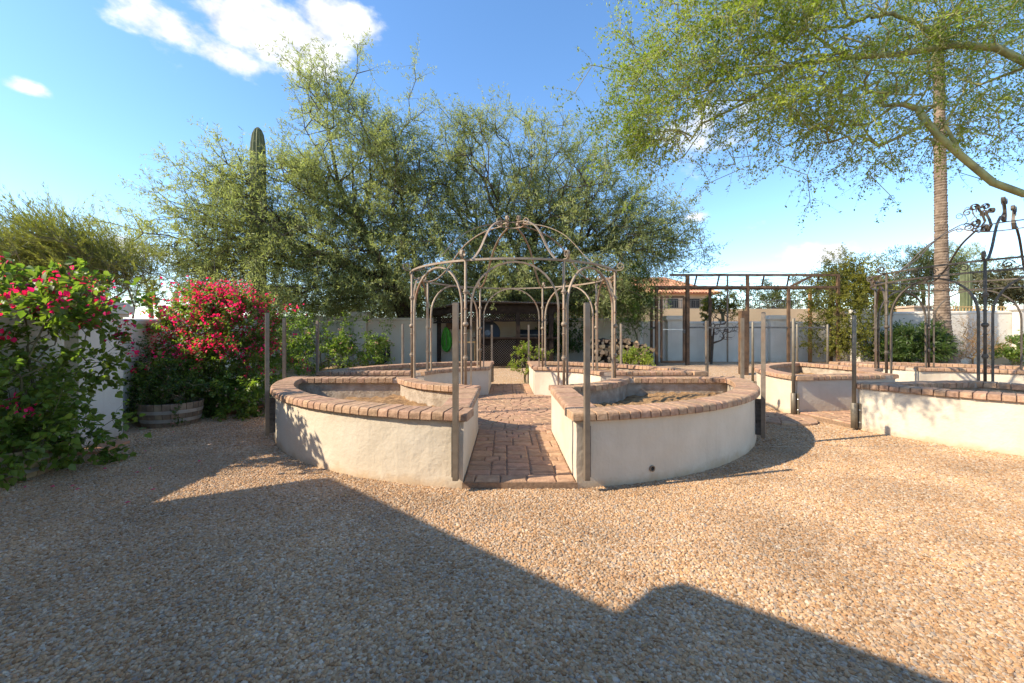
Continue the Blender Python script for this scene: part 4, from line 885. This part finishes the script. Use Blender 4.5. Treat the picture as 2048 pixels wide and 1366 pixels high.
far_tree('pale feathery tree beyond the wall right of the palm', 1925, 540, 30, 60, 45, 56, LEAFM, nt=160, lf=(18, .16, .035), upb=.6)
far_tree('green tree above the wall between cage and dark gazebo', 1665, 575, 26, 60, 48, 57, LEAFF, nt=180)
far_tree('small pale desert tree behind the low white wall', 300, 590, 14, 30, 34, 58, LEAFO, nt=70, lf=(12, .08, .02), upb=.5)
far_tree('distant desert tree behind the wall left of the rose bush', 560, 600, 30, 60, 34, 59, LEAFM, nt=120)
far_tree('thick brushy tree behind the ramada roof', 960, 596, 20.5, 120, 52, 60, LEAFM, nt=260, lf=(18, .14, .05))
far_tree('brushy tree behind the tan wall right of the ramada', 1130, 596, 20.5, 90, 50, 61, LEAFM, nt=200, lf=(18, .14, .05))
far_tree('brushy tree behind the tan wall above the black hose', 760, 596, 20.5, 110, 50, 62, LEAFM, nt=220, lf=(18, .14, .05))
far_tree('round green tree beyond the wall between yellow shrub and palm', 1770, 590, 24, 60, 42, 63, LEAFF, nt=170)
# low desert scrub beyond the walls
for i, (u, Y) in enumerate(((30, 40), (180, 46), (420, 42), (520, 36), (1130, 34), (700, 40), (880, 38), (1000, 36), (1880, 40), (1990, 44))):
    far_tree('low round creosote bush out in the desert beyond the walls', u, 640 if Y > 36 else 632, Y, 60, 26, 70+i, LEAFF, nt=60, lf=(14, .2, .07), name='creosote_bush', group='desert bushes beyond the walls')

# saguaros
def saguaro(loc, h, r0, label, arms=()):
    t = empty('saguaro', loc); tag(t, label, 'cactus', 'saguaro cacti beyond the walls')
    def col_(pts, rad, name):
        m = MB(); n = 26; v = []; P = [Vector(p) for p in pts]; k = len(P)
        for i, p in enumerate(P):
            for j in range(n):
                a = 2*math.pi*j/n; rr = rad[i]*(1+.085*(1 if j % 2 else -1)); v.append(p+Vector((rr*math.cos(a), rr*math.sin(a), 0)))
        f = [(i*n+j, i*n+(j+1) % n, (i+1)*n+(j+1) % n, (i+1)*n+j) for i in range(k-1) for j in range(n)]+[tuple((k-1)*n+j for j in range(n))]
        m.add(v, f).build(name, CACTUS, t)
    zs = [0, .1, .3, .6, .85, .93, .97, .99, 1.0]; rs = [.85, .9, 1, 1.02, .98, .9, .72, .45, .15]
    col_([(0, 0, z*h) for z in zs], [r0*q for q in rs], 'stem')
    for (az, z0, h1) in arms:
        e = Vector((math.cos(az), math.sin(az), 0)); pts = [e*r0*.6+Vector((0, 0, z0)), e*(r0*1.6)+Vector((0, 0, z0+.03)), e*(r0*2.2)+Vector((0, 0, z0+.25)), e*(r0*2.3)+Vector((0, 0, z0+h1*.7)), e*(r0*2.3)+Vector((0, 0, z0+h1*.95)), e*(r0*2.3)+Vector((0, 0, z0+h1))]
        m = MB(); m.tube(pts, [r0*.5, r0*.55, r0*.6, r0*.6, r0*.5, r0*.15], 12); m.build('arm', CACTUS, t)
c = at(516, 255, 14.9); saguaro((c[0], c[1], .3), c[2]-.3, .25, 'tall saguaro column rising through the mesquite crown')
c = at(352, 580, 34); saguaro((c[0], c[1], .3), c[2]-.3, .2, 'slender saguaro standing beyond the wall by the bougainvillea hedge', [(0.2, 2.2, 1.0)])
c = at(322, 612, 40); saguaro((c[0], c[1], .3), c[2]-.3, .18, 'short far saguaro near the taller one beyond the wall')
c = at(1932, 528, 20); saguaro((c[0], c[1], .3), c[2]-.3, .20, 'light green saguaro behind the white wall, right of the palm')

# palm trunk
pb = at(1884, 730, 15.0); pt = empty('palm_tree', (pb[0], pb[1], .3)); tag(pt, 'tall palm with ringed brown trunk flaring at its base', 'palm')
m = MB(); prof = []; H = 12.5
for i in range(260):
    z = H*i/259; fl = .205+.34*math.exp(-z*1.25)-.0055*z; prof.append((fl+(.010 if i % 2 else -.006)+random.uniform(-.006, .006), z-.05))
o = m.lathe(prof, 28).build('trunk', PALMB, pt)
for vtx in o.data.vertices: vtx.co.x += -.0027*max(0, vtx.co.z)**1.6+random.uniform(-.007, .007); vtx.co.y += random.uniform(-.007, .007)
m = MB(); r = random.Random(3); tx = o.data.vertices[-1].co.x
for i in range(46):
    a = r.uniform(0, 6.28); el = r.uniform(-.9, 1.1); L_ = 1.5; e = Vector((math.cos(a), math.sin(a), 0)); st = Vector((tx, 0, H-.2)); pts = [st+e*s*L_*math.cos(el)+Vector((0, 0, s*L_*math.sin(el)-s*s*.35)) for s in (0, .35, .7, 1)]
    m.tube(pts, [.02, .015, .012, .01], 4)
    for j in range(18):
        b = (j-8.5)/8.5*1.25; sd = e.cross(Vector((0, 0, 1))); dr_ = (e*math.cos(b)+sd*math.sin(b)).normalized(); q = pts[-1]
        m.add([q, q+dr_*.5+Vector((0, 0, .03))+sd*.02, q+dr_*1.0+Vector((0, 0, -.25)), q+dr_*.5+Vector((0, 0, .03))-sd*.02], [(0, 1, 2, 3)])
tag(m.build('crown', LEAFD, pt), kind='stuff')

# ---------------------------------------------------------------- barrels
def barrel(loc, rx, ry, h, label, wood, rz=0):
    t = empty('half_barrel', loc, rz); tag(t, label, 'planter barrel'); n = 26
    for k in range(n):
        a0, a1 = 2*math.pi*(k+.04)/n, 2*math.pi*(k+.96)/n; v = []
        for (z, s) in ((0, .84), (h*.5, .95), (h, 1.0)):
            for (a, q) in ((a0, 1), (a1, 1), (a1, .93), (a0, .93)): v.append((rx*s*q*math.cos(a), ry*s*q*math.sin(a), z+(random.uniform(-.004, .004) if z else 0)))
        f = [(i*4+j, i*4+(j+1) % 4, (i+1)*4+(j+1) % 4, (i+1)*4+j) for i in range(2) for j in range(4)]+[(3, 2, 1, 0), (8, 9, 10, 11)]
        MB().add(v, f).build('stave', wood, t)
    for (z0, z1) in ((h*.22, h*.36), (h*.58, h*.72)):
        v = []; q = 40
        for z in (z0, z1):
            s = .84+.16*(z/h)**.7*1.0+.012
            for j in range(q): a = 2*math.pi*j/q; v.append((rx*s*math.cos(a), ry*s*math.sin(a), z))
        for z in (z0, z1):
            s = .84+.16*(z/h)**.7-.01
            for j in range(q): a = 2*math.pi*j/q; v.append((rx*s*math.cos(a), ry*s*math.sin(a), z))
        f = [(j, (j+1) % q, q+(j+1) % q, q+j) for j in range(q)]+[(q+j, q+(j+1) % q, 3*q+(j+1) % q, 3*q+j) for j in range(q)]
        MB().add(v, f).build('hoop', HOOP, t)
    MB().lathe([(.01, h*.82), (1, h*.82)], 30, cap=False)
    v = [(0, 0, h*.84)]+[(rx*.93*math.cos(2*math.pi*j/30), ry*.93*math.sin(2*math.pi*j/30), h*.82) for j in range(30)]
    MB().add(v, [(0, 1+j, 1+(j+1) % 30) for j in range(30)]).build('soil', SOIL, t)
barrel((-5.28, 6.5, 0), .43, .38, .36, 'weathered grey half barrel with two hoops holding the lantana', WOOD, .25)
barrel((-5.02, 4.08, 0), .44, .44, .29, 'light wooden half barrel under the big-leaved bougainvillea', WOODL)

# ---------------------------------------------------------------- ramada bar with lattice
rm = empty('ramada', (0, 14.6, .3)); tag(rm, 'dark wooden ramada bar with low roof and lattice panels under the mesquite', 'ramada')
Zp = lambda v, Y: 1.4+(HORIZON-v)*Y/F_PX-.3
X = lambda u, Y: (u-VAN_X)*Y/F_PX
Yf, Yb = -.5, 1.2                   # local, front and back
yF, yB = 14.6+Yf, 14.6+Yb
for (u, yy, zz) in ((955, yF, 2.12), (1036, yF, 2.12), (1102, yF, 2.12), (878, yB, 2.02), (1100, yB, 2.02)):
    MB().box((X(u, yy), yy-14.6, zz/2), (.14, .14, zz)).build('post', WOODD, rm)
xl, xr = X(955, yF), X(1108, yF)
MB().box(((xl+xr)/2, Yf, 2.01), (xr-xl+.3, .12, .22)).build('beam', WOODD, rm)
bl = X(868, yB)
MB().bar((xl-.1, Yf, 2.03), (bl-.2, Yb, 1.95), .1, .2).build('beam', WOODD, rm)
# corrugated roof
v = []; n = 90
A_, B_, C_, D_ = Vector((xl-.35, Yf-.35, 2.27)), Vector((xr+.35, Yf-.35, 2.19)), Vector((X(1112, yB)+.3, Yb+.2, 2.10)), Vector((bl-.35, Yb+.1, 2.09))
for i in range(n+1):
    s = i/n; w_ = .022*math.sin(i*math.pi/1.0*.9)
    p = A_.lerp(B_, s); q = D_.lerp(C_, s); v += [p+Vector((0, 0, w_)), q+Vector((0, 0, w_)), q+Vector((0, 0, w_-.03)), p+Vector((0, 0, w_-.03))]
f = [(i*4+j, (i+1)*4+j, (i+1)*4+(j+1) % 4, i*4+(j+1) % 4) for i in range(n) for j in range(4)]+[(0, 1, 2, 3), (n*4+3, n*4+2, n*4+1, n*4)]
MB().add(v, f).build('roof', TAR, rm)
def lattice(a, b, z0, z1, sp=.085, w=.03):
    a, b = Vector(a), Vector(b); L_ = (b-a).length; e = (b-a).normalized(); h = z1-z0; m = MB()
    for s in (-1, 1):
        k = -h
        while k < L_:
            # line from (k,z0) to (k+h,z1)
            x0, x1 = max(0, k), min(L_, k+h)
            if x1-x0 > .03:
                za, zb = (z0+(x0-k), z0+(x1-k)) if s > 0 else (z1-(x0-k), z1-(x1-k))
                off = e.cross(Vector((0, 0, 1)))*.008*s
                m.bar(a+e*x0+Vector((0, 0, za))+off, a+e*x1+Vector((0, 0, zb))+off, .012, w, up=tuple(e.cross(Vector((0, 0, 1)))) if False else (0, 0, 1))
            k += sp
    m.bar(a+Vector((0, 0, z1)), b+Vector((0, 0, z1)), .05, .05); m.bar(a+Vector((0, 0, z0)), b+Vector((0, 0, z0)), .05, .05)
    o = m.build('lattice', WOODD, rm); tag(o, kind='stuff'); return o
lattice((xl, Yf-.02, 0), (xr, Yf-.02, 0), 1.60, 1.87); lattice((xl, Yf-.02, 0), (xr, Yf-.02, 0), .06, .97); lattice((xl-.06, Yf, 0), (bl, Yb-.1, 0), 1.58, 1.85, .1)
MB().box(((xl+xr)/2, Yf+.12, 1.02), (xr-xl+.3, .5, .06)).build('counter', WOODD, rm)
t = empty('grill', (X(1062, 14.9), 14.95, 0.3)); tag(t, 'black covered grill standing behind the lattice bar', 'grill')
MB().box((0, 0, .55), (1.0, .55, 1.0)).build('cabinet', RUBBER, t); MB().tube([(-.5, 0, 1.05), (.5, 0, 1.05)], .27, 14).build('lid', RUBBER, t, True); MB().bar((-.42, -.3, 1.12), (.42, -.3, 1.12), .03).build('handle', STEEL, t)
t = empty('round_tabletop', (X(975, 14.2), 14.32, 1.49)); tag(t, 'black round tabletop leaning on the ramada post above the counter', 'tabletop'); t.rotation_euler = (R(80), 0, 0)
MB().lathe([(.42, -.02), (.44, 0), (.42, .02)], 32, c=(0, 0, 0)).build('disc', RUBBER, t, False); MB().lathe([(.1, -.03), (.1, .03)], 16).build('hub', STEELD, t)
t = empty('potting_table', (X(932, 14.7), 14.9, .3)); tag(t, 'rough pine side table beside the ramada post', 'table')
MB().box((0, 0, .86), (.75, .5, .05)).build('tabletop', PINE, t)
for sx in (-1, 1):
    for sy in (-1, 1): MB().box((sx*.33, sy*.2, .42), (.06, .06, .84)).build('leg', PINE, t)
# hoses on the wall
def hose(name, loc, rx, rz_, n, rad, M, label, seed, tilt=0):
    r = random.Random(seed); t = empty(name, loc); tag(t, label, 'hose'); m = MB()
    for k in range(n):
        a = rx*(1-.85*r.random()); b = rz_*(1-.08*r.random()); y = r.uniform(-.05, .05); dx = r.uniform(-.02, .02)*rx/.15
        m.tube([(dx+a*math.cos(2*math.pi*i/28)*(1-.25*math.sin(2*math.pi*i/28)), y+.015*math.sin(3*i), (rz_-b)+b*math.sin(2*math.pi*i/28)) for i in range(28)], rad, 6, True)
    m.build('coil', M, t, True); 
    h = MB(); h.tube([(0, .06, rz_*.98), (0, -.12, rz_*.98), (0, -.14, rz_*1.05)], .014, 6); h.build('hanger', STEELD, t); return t
c = at(893, 679, 15.93); hose('garden_hose', (c[0], 15.95, c[2]), .20, .47, 13, .017, GREENHOSE, 'bright green garden hose coiled in loops on the tan wall', 1)
c = at(763, 700, 15.7); hose('black_hose', (c[0], 15.72, c[2]), .33, .50, 7, .028, RUBBER, 'black hose coiled against the tan wall beside the rose bush', 2)
# dark wall plaque
c = at(918, 651, 15.9); t = tag(MB().box((0, 0, 0), (1.0, .06, .28)).build('wall_plank', WOODB, loc=(c[0], 15.95, c[2])), 'dark weathered plank fixed to the wall right of the green hose', 'plank')

# ---------------------------------------------------------------- firewood
lg = MB(); nn = 10
for (x, s) in ((-.5, 1), (-.2, 1.03), (.2, .97), (.5, 1)):
    for j in range(nn): a = 2*math.pi*j/nn; rr = s*(1+.12*math.sin(3*a)+.06*math.cos(5*a)); lg.v.append((x, rr*math.cos(a), rr*math.sin(a)))
lg.f = [(i*nn+j, i*nn+(j+1) % nn, (i+1)*nn+(j+1) % nn, (i+1)*nn+j) for i in range(3) for j in range(nn)]
lm = lg.mesh('bark'); lm.materials.append(LOG)
le = MB().add([(sx, (1+.12*math.sin(3*2*math.pi*j/nn))*math.cos(2*math.pi*j/nn)*.99, (1+.12*math.sin(3*2*math.pi*j/nn))*math.sin(2*math.pi*j/nn)*.99) for sx in (-.502, .502) for j in range(nn)], [tuple(range(nn-1, -1, -1)), tuple(range(nn, 2*nn))]).mesh('cut_end'); le.materials.append(LOGEND)
r = random.Random(9); x0, x1 = X(1182, 14.9), X(1306, 14.9)
for row in range(9):
    for k in range(15):
        x = x0+(x1-x0)*(k+.5+.5*(row % 2))/15; top = 1.02 if x < x0+1.1 else 1.02-.28*abs(x-x0-1.1)
        if x > x1-.1: continue
        z = .08+row*.105
        if z > top+r.uniform(-.1, .06): continue
        t = empty('firewood_log', (x+r.uniform(-.04, .04), 15.0+r.uniform(-.12, .12), .3+z)); rr = r.uniform(.045, .085)
        t.rotation_euler = (r.uniform(0, 3), r.uniform(-.12, .12), math.pi/2+r.uniform(-.5, .5)); t.scale = (r.uniform(.38, .6), rr, rr)
        tag(t, 'split firewood log in the heap against the wall by the cage', 'log', 'firewood logs'); obj('bark', lm, None, t); obj('cut_end', le, None, t)

# ---------------------------------------------------------------- mesh cage
cg = empty('cage', (X(1480, 15.3), 15.3, .3)); tag(cg, 'tall open timber frame cage with gate by the back wall', 'cage'); ox = X(1480, 15.3)
Yc_ = 15.3; D = 1.7; zh = Zp(550, Yc_); zl = Zp(574, Yc_); zm = Zp(655, Yc_)
def cx_(u, yy=Yc_): return X(u, yy)-ox
def cbar(name, a, b, w, M=WOODB, d_=None): MB().bar(a, b, w, d_).build(name, M, cg)
for (u, zt_, w, M) in ((1313, zl, .10, WOODB), (1375, zh, .115, WOODB), (1495, zh, .09, WOODB), (1577, zl, .085, WOODB), (1676, zh, .09, WOODB)):
    cbar('post', (cx_(u), 0, 0), (cx_(u), 0, zt_), w, M)
for (u, M, w) in ((1303, WOODB, .09), (1420, WOODB, .09), (1455, STEEL, .05), (1620, WOODO, .1), (1662, WOODB, .09)):
    cbar('post', (cx_(u, Yc_+D), D, 0), (cx_(u, Yc_+D), D, Zp(577, Yc_+D) if u != 1455 else Zp(552, Yc_+D)), w, M)
xa, xb = cx_(1313), cx_(1678)
cbar('beam', (cx_(1340), .0, zh), (xb, 0, zh), .075); cbar('beam', (cx_(1298), 0, zl), (xb, 0, zl), .075); cbar('rail', (cx_(1375), 0, zm), (xb, 0, zm), .06, STEELD)
xra, xrb = cx_(1303, Yc_+D), cx_(1662, Yc_+D); zr_ = Zp(577, Yc_+D)
cbar('beam', (xra, D, zr_), (xrb, D, zr_), .09); cbar('beam', (xa, 0, zl-.02), (xra, D, zr_), .08); cbar('beam', (xb, 0, zl-.05), (xrb, D, zr_), .08); cbar('rail', (xa, 0, zm), (xra, D, zm), .06, STEELD)
for u in (1395, 1440, 1530, 1580, 1640): cbar('rafter', (cx_(u), .05, zh), (cx_(u, Yc_+D)-.15, D, zr_), .05)
cbar('brace', (cx_(1625), 0, zh-.03), (cx_(1582), 0, zl+.03), .07)
for s in range(5):     # sagging roof wires
    y = D*s/4; pts = [(xa+(xb-xa)*i/24, y, zh+(zr_-zh)*s/4+.10+.035*math.sin(i*1.3+s)+.03*math.sin(i*.6+2*s)) for i in range(25)]
    MB().tube(pts, .006, 4).build('wire', STEELD, cg)
# gate
gt = empty('gate', (0, 0, 0)); gt.parent = cg
ga, gb = cx_(1322), cx_(1367); zg_ = Zp(594, Yc_)
for (a, b, w) in (((ga, -.04, .1), (ga, -.04, zg_), .07), ((gb, -.04, .1), (gb, -.04, zg_), .07), ((ga, -.04, zg_), (gb, -.04, zg_), .08), ((ga, -.04, .12), (gb, -.04, .12), .08)): MB().bar(a, b, w).build('stile', WOODB, gt)
MB().bar((ga, -.05, Zp(659, Yc_)), (gb, -.05, Zp(659, Yc_)), .025).build('rail', BOLT, gt); MB().box((gb-.02, -.1, Zp(663, Yc_)), (.07, .06, .13)).build('latch', STEELD, gt)
t = tag(MB().box((0, 0, 1.0), (.215, .2, 2.02)).build('timber_post', WOODB, loc=(X(1487, 12.9), 12.9, gz(0, 12.9)-.02)), 'thick short brown timber post standing in the gravel before the cage', 'post')

# ---------------------------------------------------------------- neighbours beyond the wall
tw = wall('retaining_wall', [(5.5, 26), (30, 26)], 3.08, 'tan block wall carrying an iron railing beyond the cage', M=TANW, th=.3, cap=False)
rl = empty('iron_railing', (15, 26, 3.08)); tag(rl, 'thin dark iron railing on top of the tan wall', 'railing')
for z in (.06, .55): MB().box((0, 0, z), (18, .03, .035)).build('rail', STEELD, rl)
pk = MB().box((0, 0, .3), (.02, .02, .56)).mesh('picket'); pk.materials.append(STEELD)
for i in range(120):
    obj('picket', pk, None, rl, (-9+.15*i, 0, 0))
nh = empty('neighbour_house', (8.8, 40, 2.9)); tag(nh, 'neighbouring house with clay barrel tile roof and barred windows', 'house')
MB().box((0, 0, 1.1), (18.4, 7, 2.3)).build('wall', WALLT, nh)
for u in (1346, 1389, 1419, 1300):
    x = X(u, 36.45)-8.8; w_ = MB().box((x, -3.52, 1.35), (.9, .06, .8)).build('window', GLASSD, nh)
    b = MB()
    for j in range(7): b.box((x-.42+.14*j, -3.6, 1.35), (.025, .025, .84))
    b.build('bar', STEELD, w_)
ez, rzg = 5.05-2.9, 6.95-2.9
EX, EY = 10.0, 4.2; RX = 6.6
MB().add([(-EX, -EY, ez), (EX, -EY, ez), (EX, EY, ez), (-EX, EY, ez), (-RX, 0, rzg), (RX, 0, rzg)], [(0, 1, 5, 4), (1, 2, 5), (2, 3, 4, 5), (3, 0, 4), (3, 2, 1, 0)]).build('roof', ROOFT, nh)
m = MB()
def tiles(p0, p1, q0, q1, cols, rows):
    p0, p1, q0, q1 = map(Vector, (p0, p1, q0, q1)); nrm = (p1-p0).cross(q0-p0).normalized()
    for i in range(rows):
        s0, s1 = i/rows, (i+1.12)/rows
        L0, R0 = p0.lerp(q0, s0), p1.lerp(q1, s0); L1, R1 = p0.lerp(q0, min(1, s1)), p1.lerp(q1, min(1, s1)); k = max(1, int(cols*(R0-L0).length/(p1-p0).length))
        for j in range(k):
            a, b = (j+.06)/k, (j+.94)/k; v = []
            for (l, r_, lift) in ((L0, R0, .07), (L1, R1, .03)):
                for u in (0, .25, .5, .75, 1): v.append(l.lerp(r_, a+(b-a)*u)+nrm*(lift+.09*math.sin(math.pi*u)))
            m.add(v, [(u, u+1, u+6, u+5) for u in range(4)])
tiles((-EX-.05, -EY-.05, ez), (EX+.05, -EY-.05, ez), (-RX, 0, rzg), (RX, 0, rzg), 76, 15); tiles((EX+.05, -EY-.05, ez), (EX+.05, EY+.05, ez), (RX, 0, rzg), (RX, .01, rzg), 30, 15); tiles((-EX-.05, EY+.05, ez), (-EX-.05, -EY-.05, ez), (-RX, .01, rzg), (-RX, 0, rzg), 30, 15)
tag(m.build('tile', ROOFT, nh), kind='stuff')
c = at(1828, 609, 17.5); t = empty('stone_pillar', (c[0], 17.5, .3)); tag(t, 'square stone pillar beyond the white wall left of the palm', 'pillar')
MB().box((0, 0, 1.1), (.75, .75, 2.35)).build('shaft', STONEP, t); MB().box((0, 0, 2.31), (.85, .85, .08)).build('cap', STONEP, t)
fr = empty('metal_fence', (20.0, 18.2, .3)); tag(fr, 'pale tan picket fence seen over the white wall by the saguaro', 'fence')
for z in (1.9, 2.36): MB().box((0, 0, z), (6, .03, .05)).build('rail', PINE, fr)
pk2 = MB().box((0, 0, 1.2), (.035, .02, 2.4)).mesh('picket'); pk2.materials.append(PINE)
for i in range(44): obj('picket', pk2, None, fr, (-3+.14*i, 0, 0))

# ---------------------------------------------------------------- litter
r = random.Random(4)
pm = MB().add([(0, 0, .004), (.022, .012, .010), (.046, 0, .006), (.022, -.014, .014)], [(0, 1, 2), (0, 2, 3)]).mesh('petal'); pm.materials.append(BRACT)
for (u, v) in ((150, 985), (268, 950), (300, 942), (248, 1012), (5, 978), (50, 980), (290, 905), (402, 925), (216, 940), (140, 978), (110, 978), (345, 868), (245, 902), (300, 985)):
    Y = F_PX*1.4/(v-HORIZON); o = obj('petal', pm, None, None, ((u-VAN_X)*Y/F_PX, Y, .018)); o.rotation_euler = (0, 0, r.uniform(0, 6)); tag(o, 'magenta bougainvillea petal fallen on the gravel', 'petal', 'fallen petals')
m = MB(); c = [(-4.83, 7.15), (-4.35, 7.4)]; v = []
for i in range(9):
    s = i/8; x = c[0][0]+(c[1][0]-c[0][0])*s; y = c[0][1]+(c[1][1]-c[0][1])*s; w_ = .11*math.sin(math.pi*(s*.9+.05)); lift = .03+.07*s*s
    v += [(x, y-w_, lift+.05), (x+.01, y, lift), (x, y+w_, lift+.06)]
f = [(i*3+j, (i+1)*3+j, (i+1)*3+j+1, i*3+j+1) for i in range(8) for j in range(2)]
tag(m.add(v, f).build('palm_sheath', mat('dry_sheath', (.26, .10, .04), .6, .3, 9, c2=(.36, .16, .07))), 'dry reddish-brown palm sheath lying on the gravel by the hedge', 'dry leaf')

rl_ = np.random.default_rng(8); n = 900; yy = rl_.uniform(1.2, 8.5, n)**1.0; xx = rl_.uniform(-1, 1, n)*(1.27*yy+1); keep = np.array([not covered(a, b) and a > -5.1 for a, b in zip(xx, yy)])
pp = np.stack([xx, yy, np.full(n, .014)], 1)[keep]; tn = norm(np.stack([rl_.normal(size=len(pp)), rl_.normal(size=len(pp)), rl_.normal(size=len(pp))*.15], 1))
a_ = rl_.uniform(0, 6.28, len(pp)); l_ = rl_.uniform(.02, .07, len(pp))[:, None]; ax = np.stack([np.cos(a_), np.sin(a_), rl_.normal(size=len(pp))*.12], 1); sd = np.stack([-np.sin(a_), np.cos(a_), rl_.normal(size=len(pp))*.3], 1); w_ = np.where(rl_.random(len(pp)) < .5, .0016, .006)[:, None]
VV = np.stack([pp, pp+ax*l_*.5+sd*w_, pp+ax*l_, pp+ax*l_*.5-sd*w_], 1).reshape(-1, 3); bb = np.arange(len(pp))*4
lo = obj('leaf_litter', fast_mesh('leaf_litter', VV, np.stack([bb, bb+1, bb+2, bb+3], 1)), mat('dry_litter', (.30, .16, .06), .8, .3, 2, c2=(.45, .26, .11), island=.4)); tag(lo, 'dry twigs and leaf bits scattered over the gravel', 'leaf litter', kind='stuff')

for (k, pts, lab) in ((2, [(1.3, 3.1), (1.9, 2.6), (2.4, 1.9), (2.9, 1.2)], 'black drip tube lying across the sandy soil of the sunlit planter'), (3, [(1.0, 3.2), (1.7, 2.7), (2.1, 2.2), (2.8, 1.4), (3.1, .9)], 'black drip tube lying on the soil of the shaded planter')):
    ang = C1[2]+k*math.pi/2; P_ = []
    for i in range(len(pts)-1):
        for q in range(6): t_ = q/6; P_.append((pts[i][0]+(pts[i+1][0]-pts[i][0])*t_, pts[i][1]+(pts[i+1][1]-pts[i][1])*t_, .437+.012*math.sin(i*5+q)))
    o = MB().tube(P_, .009, 6).build('drip_tube', RUBBER, loc=(C1[0], C1[1], 0)); o.rotation_euler = (0, 0, ang); tag(o, lab, 'tube')
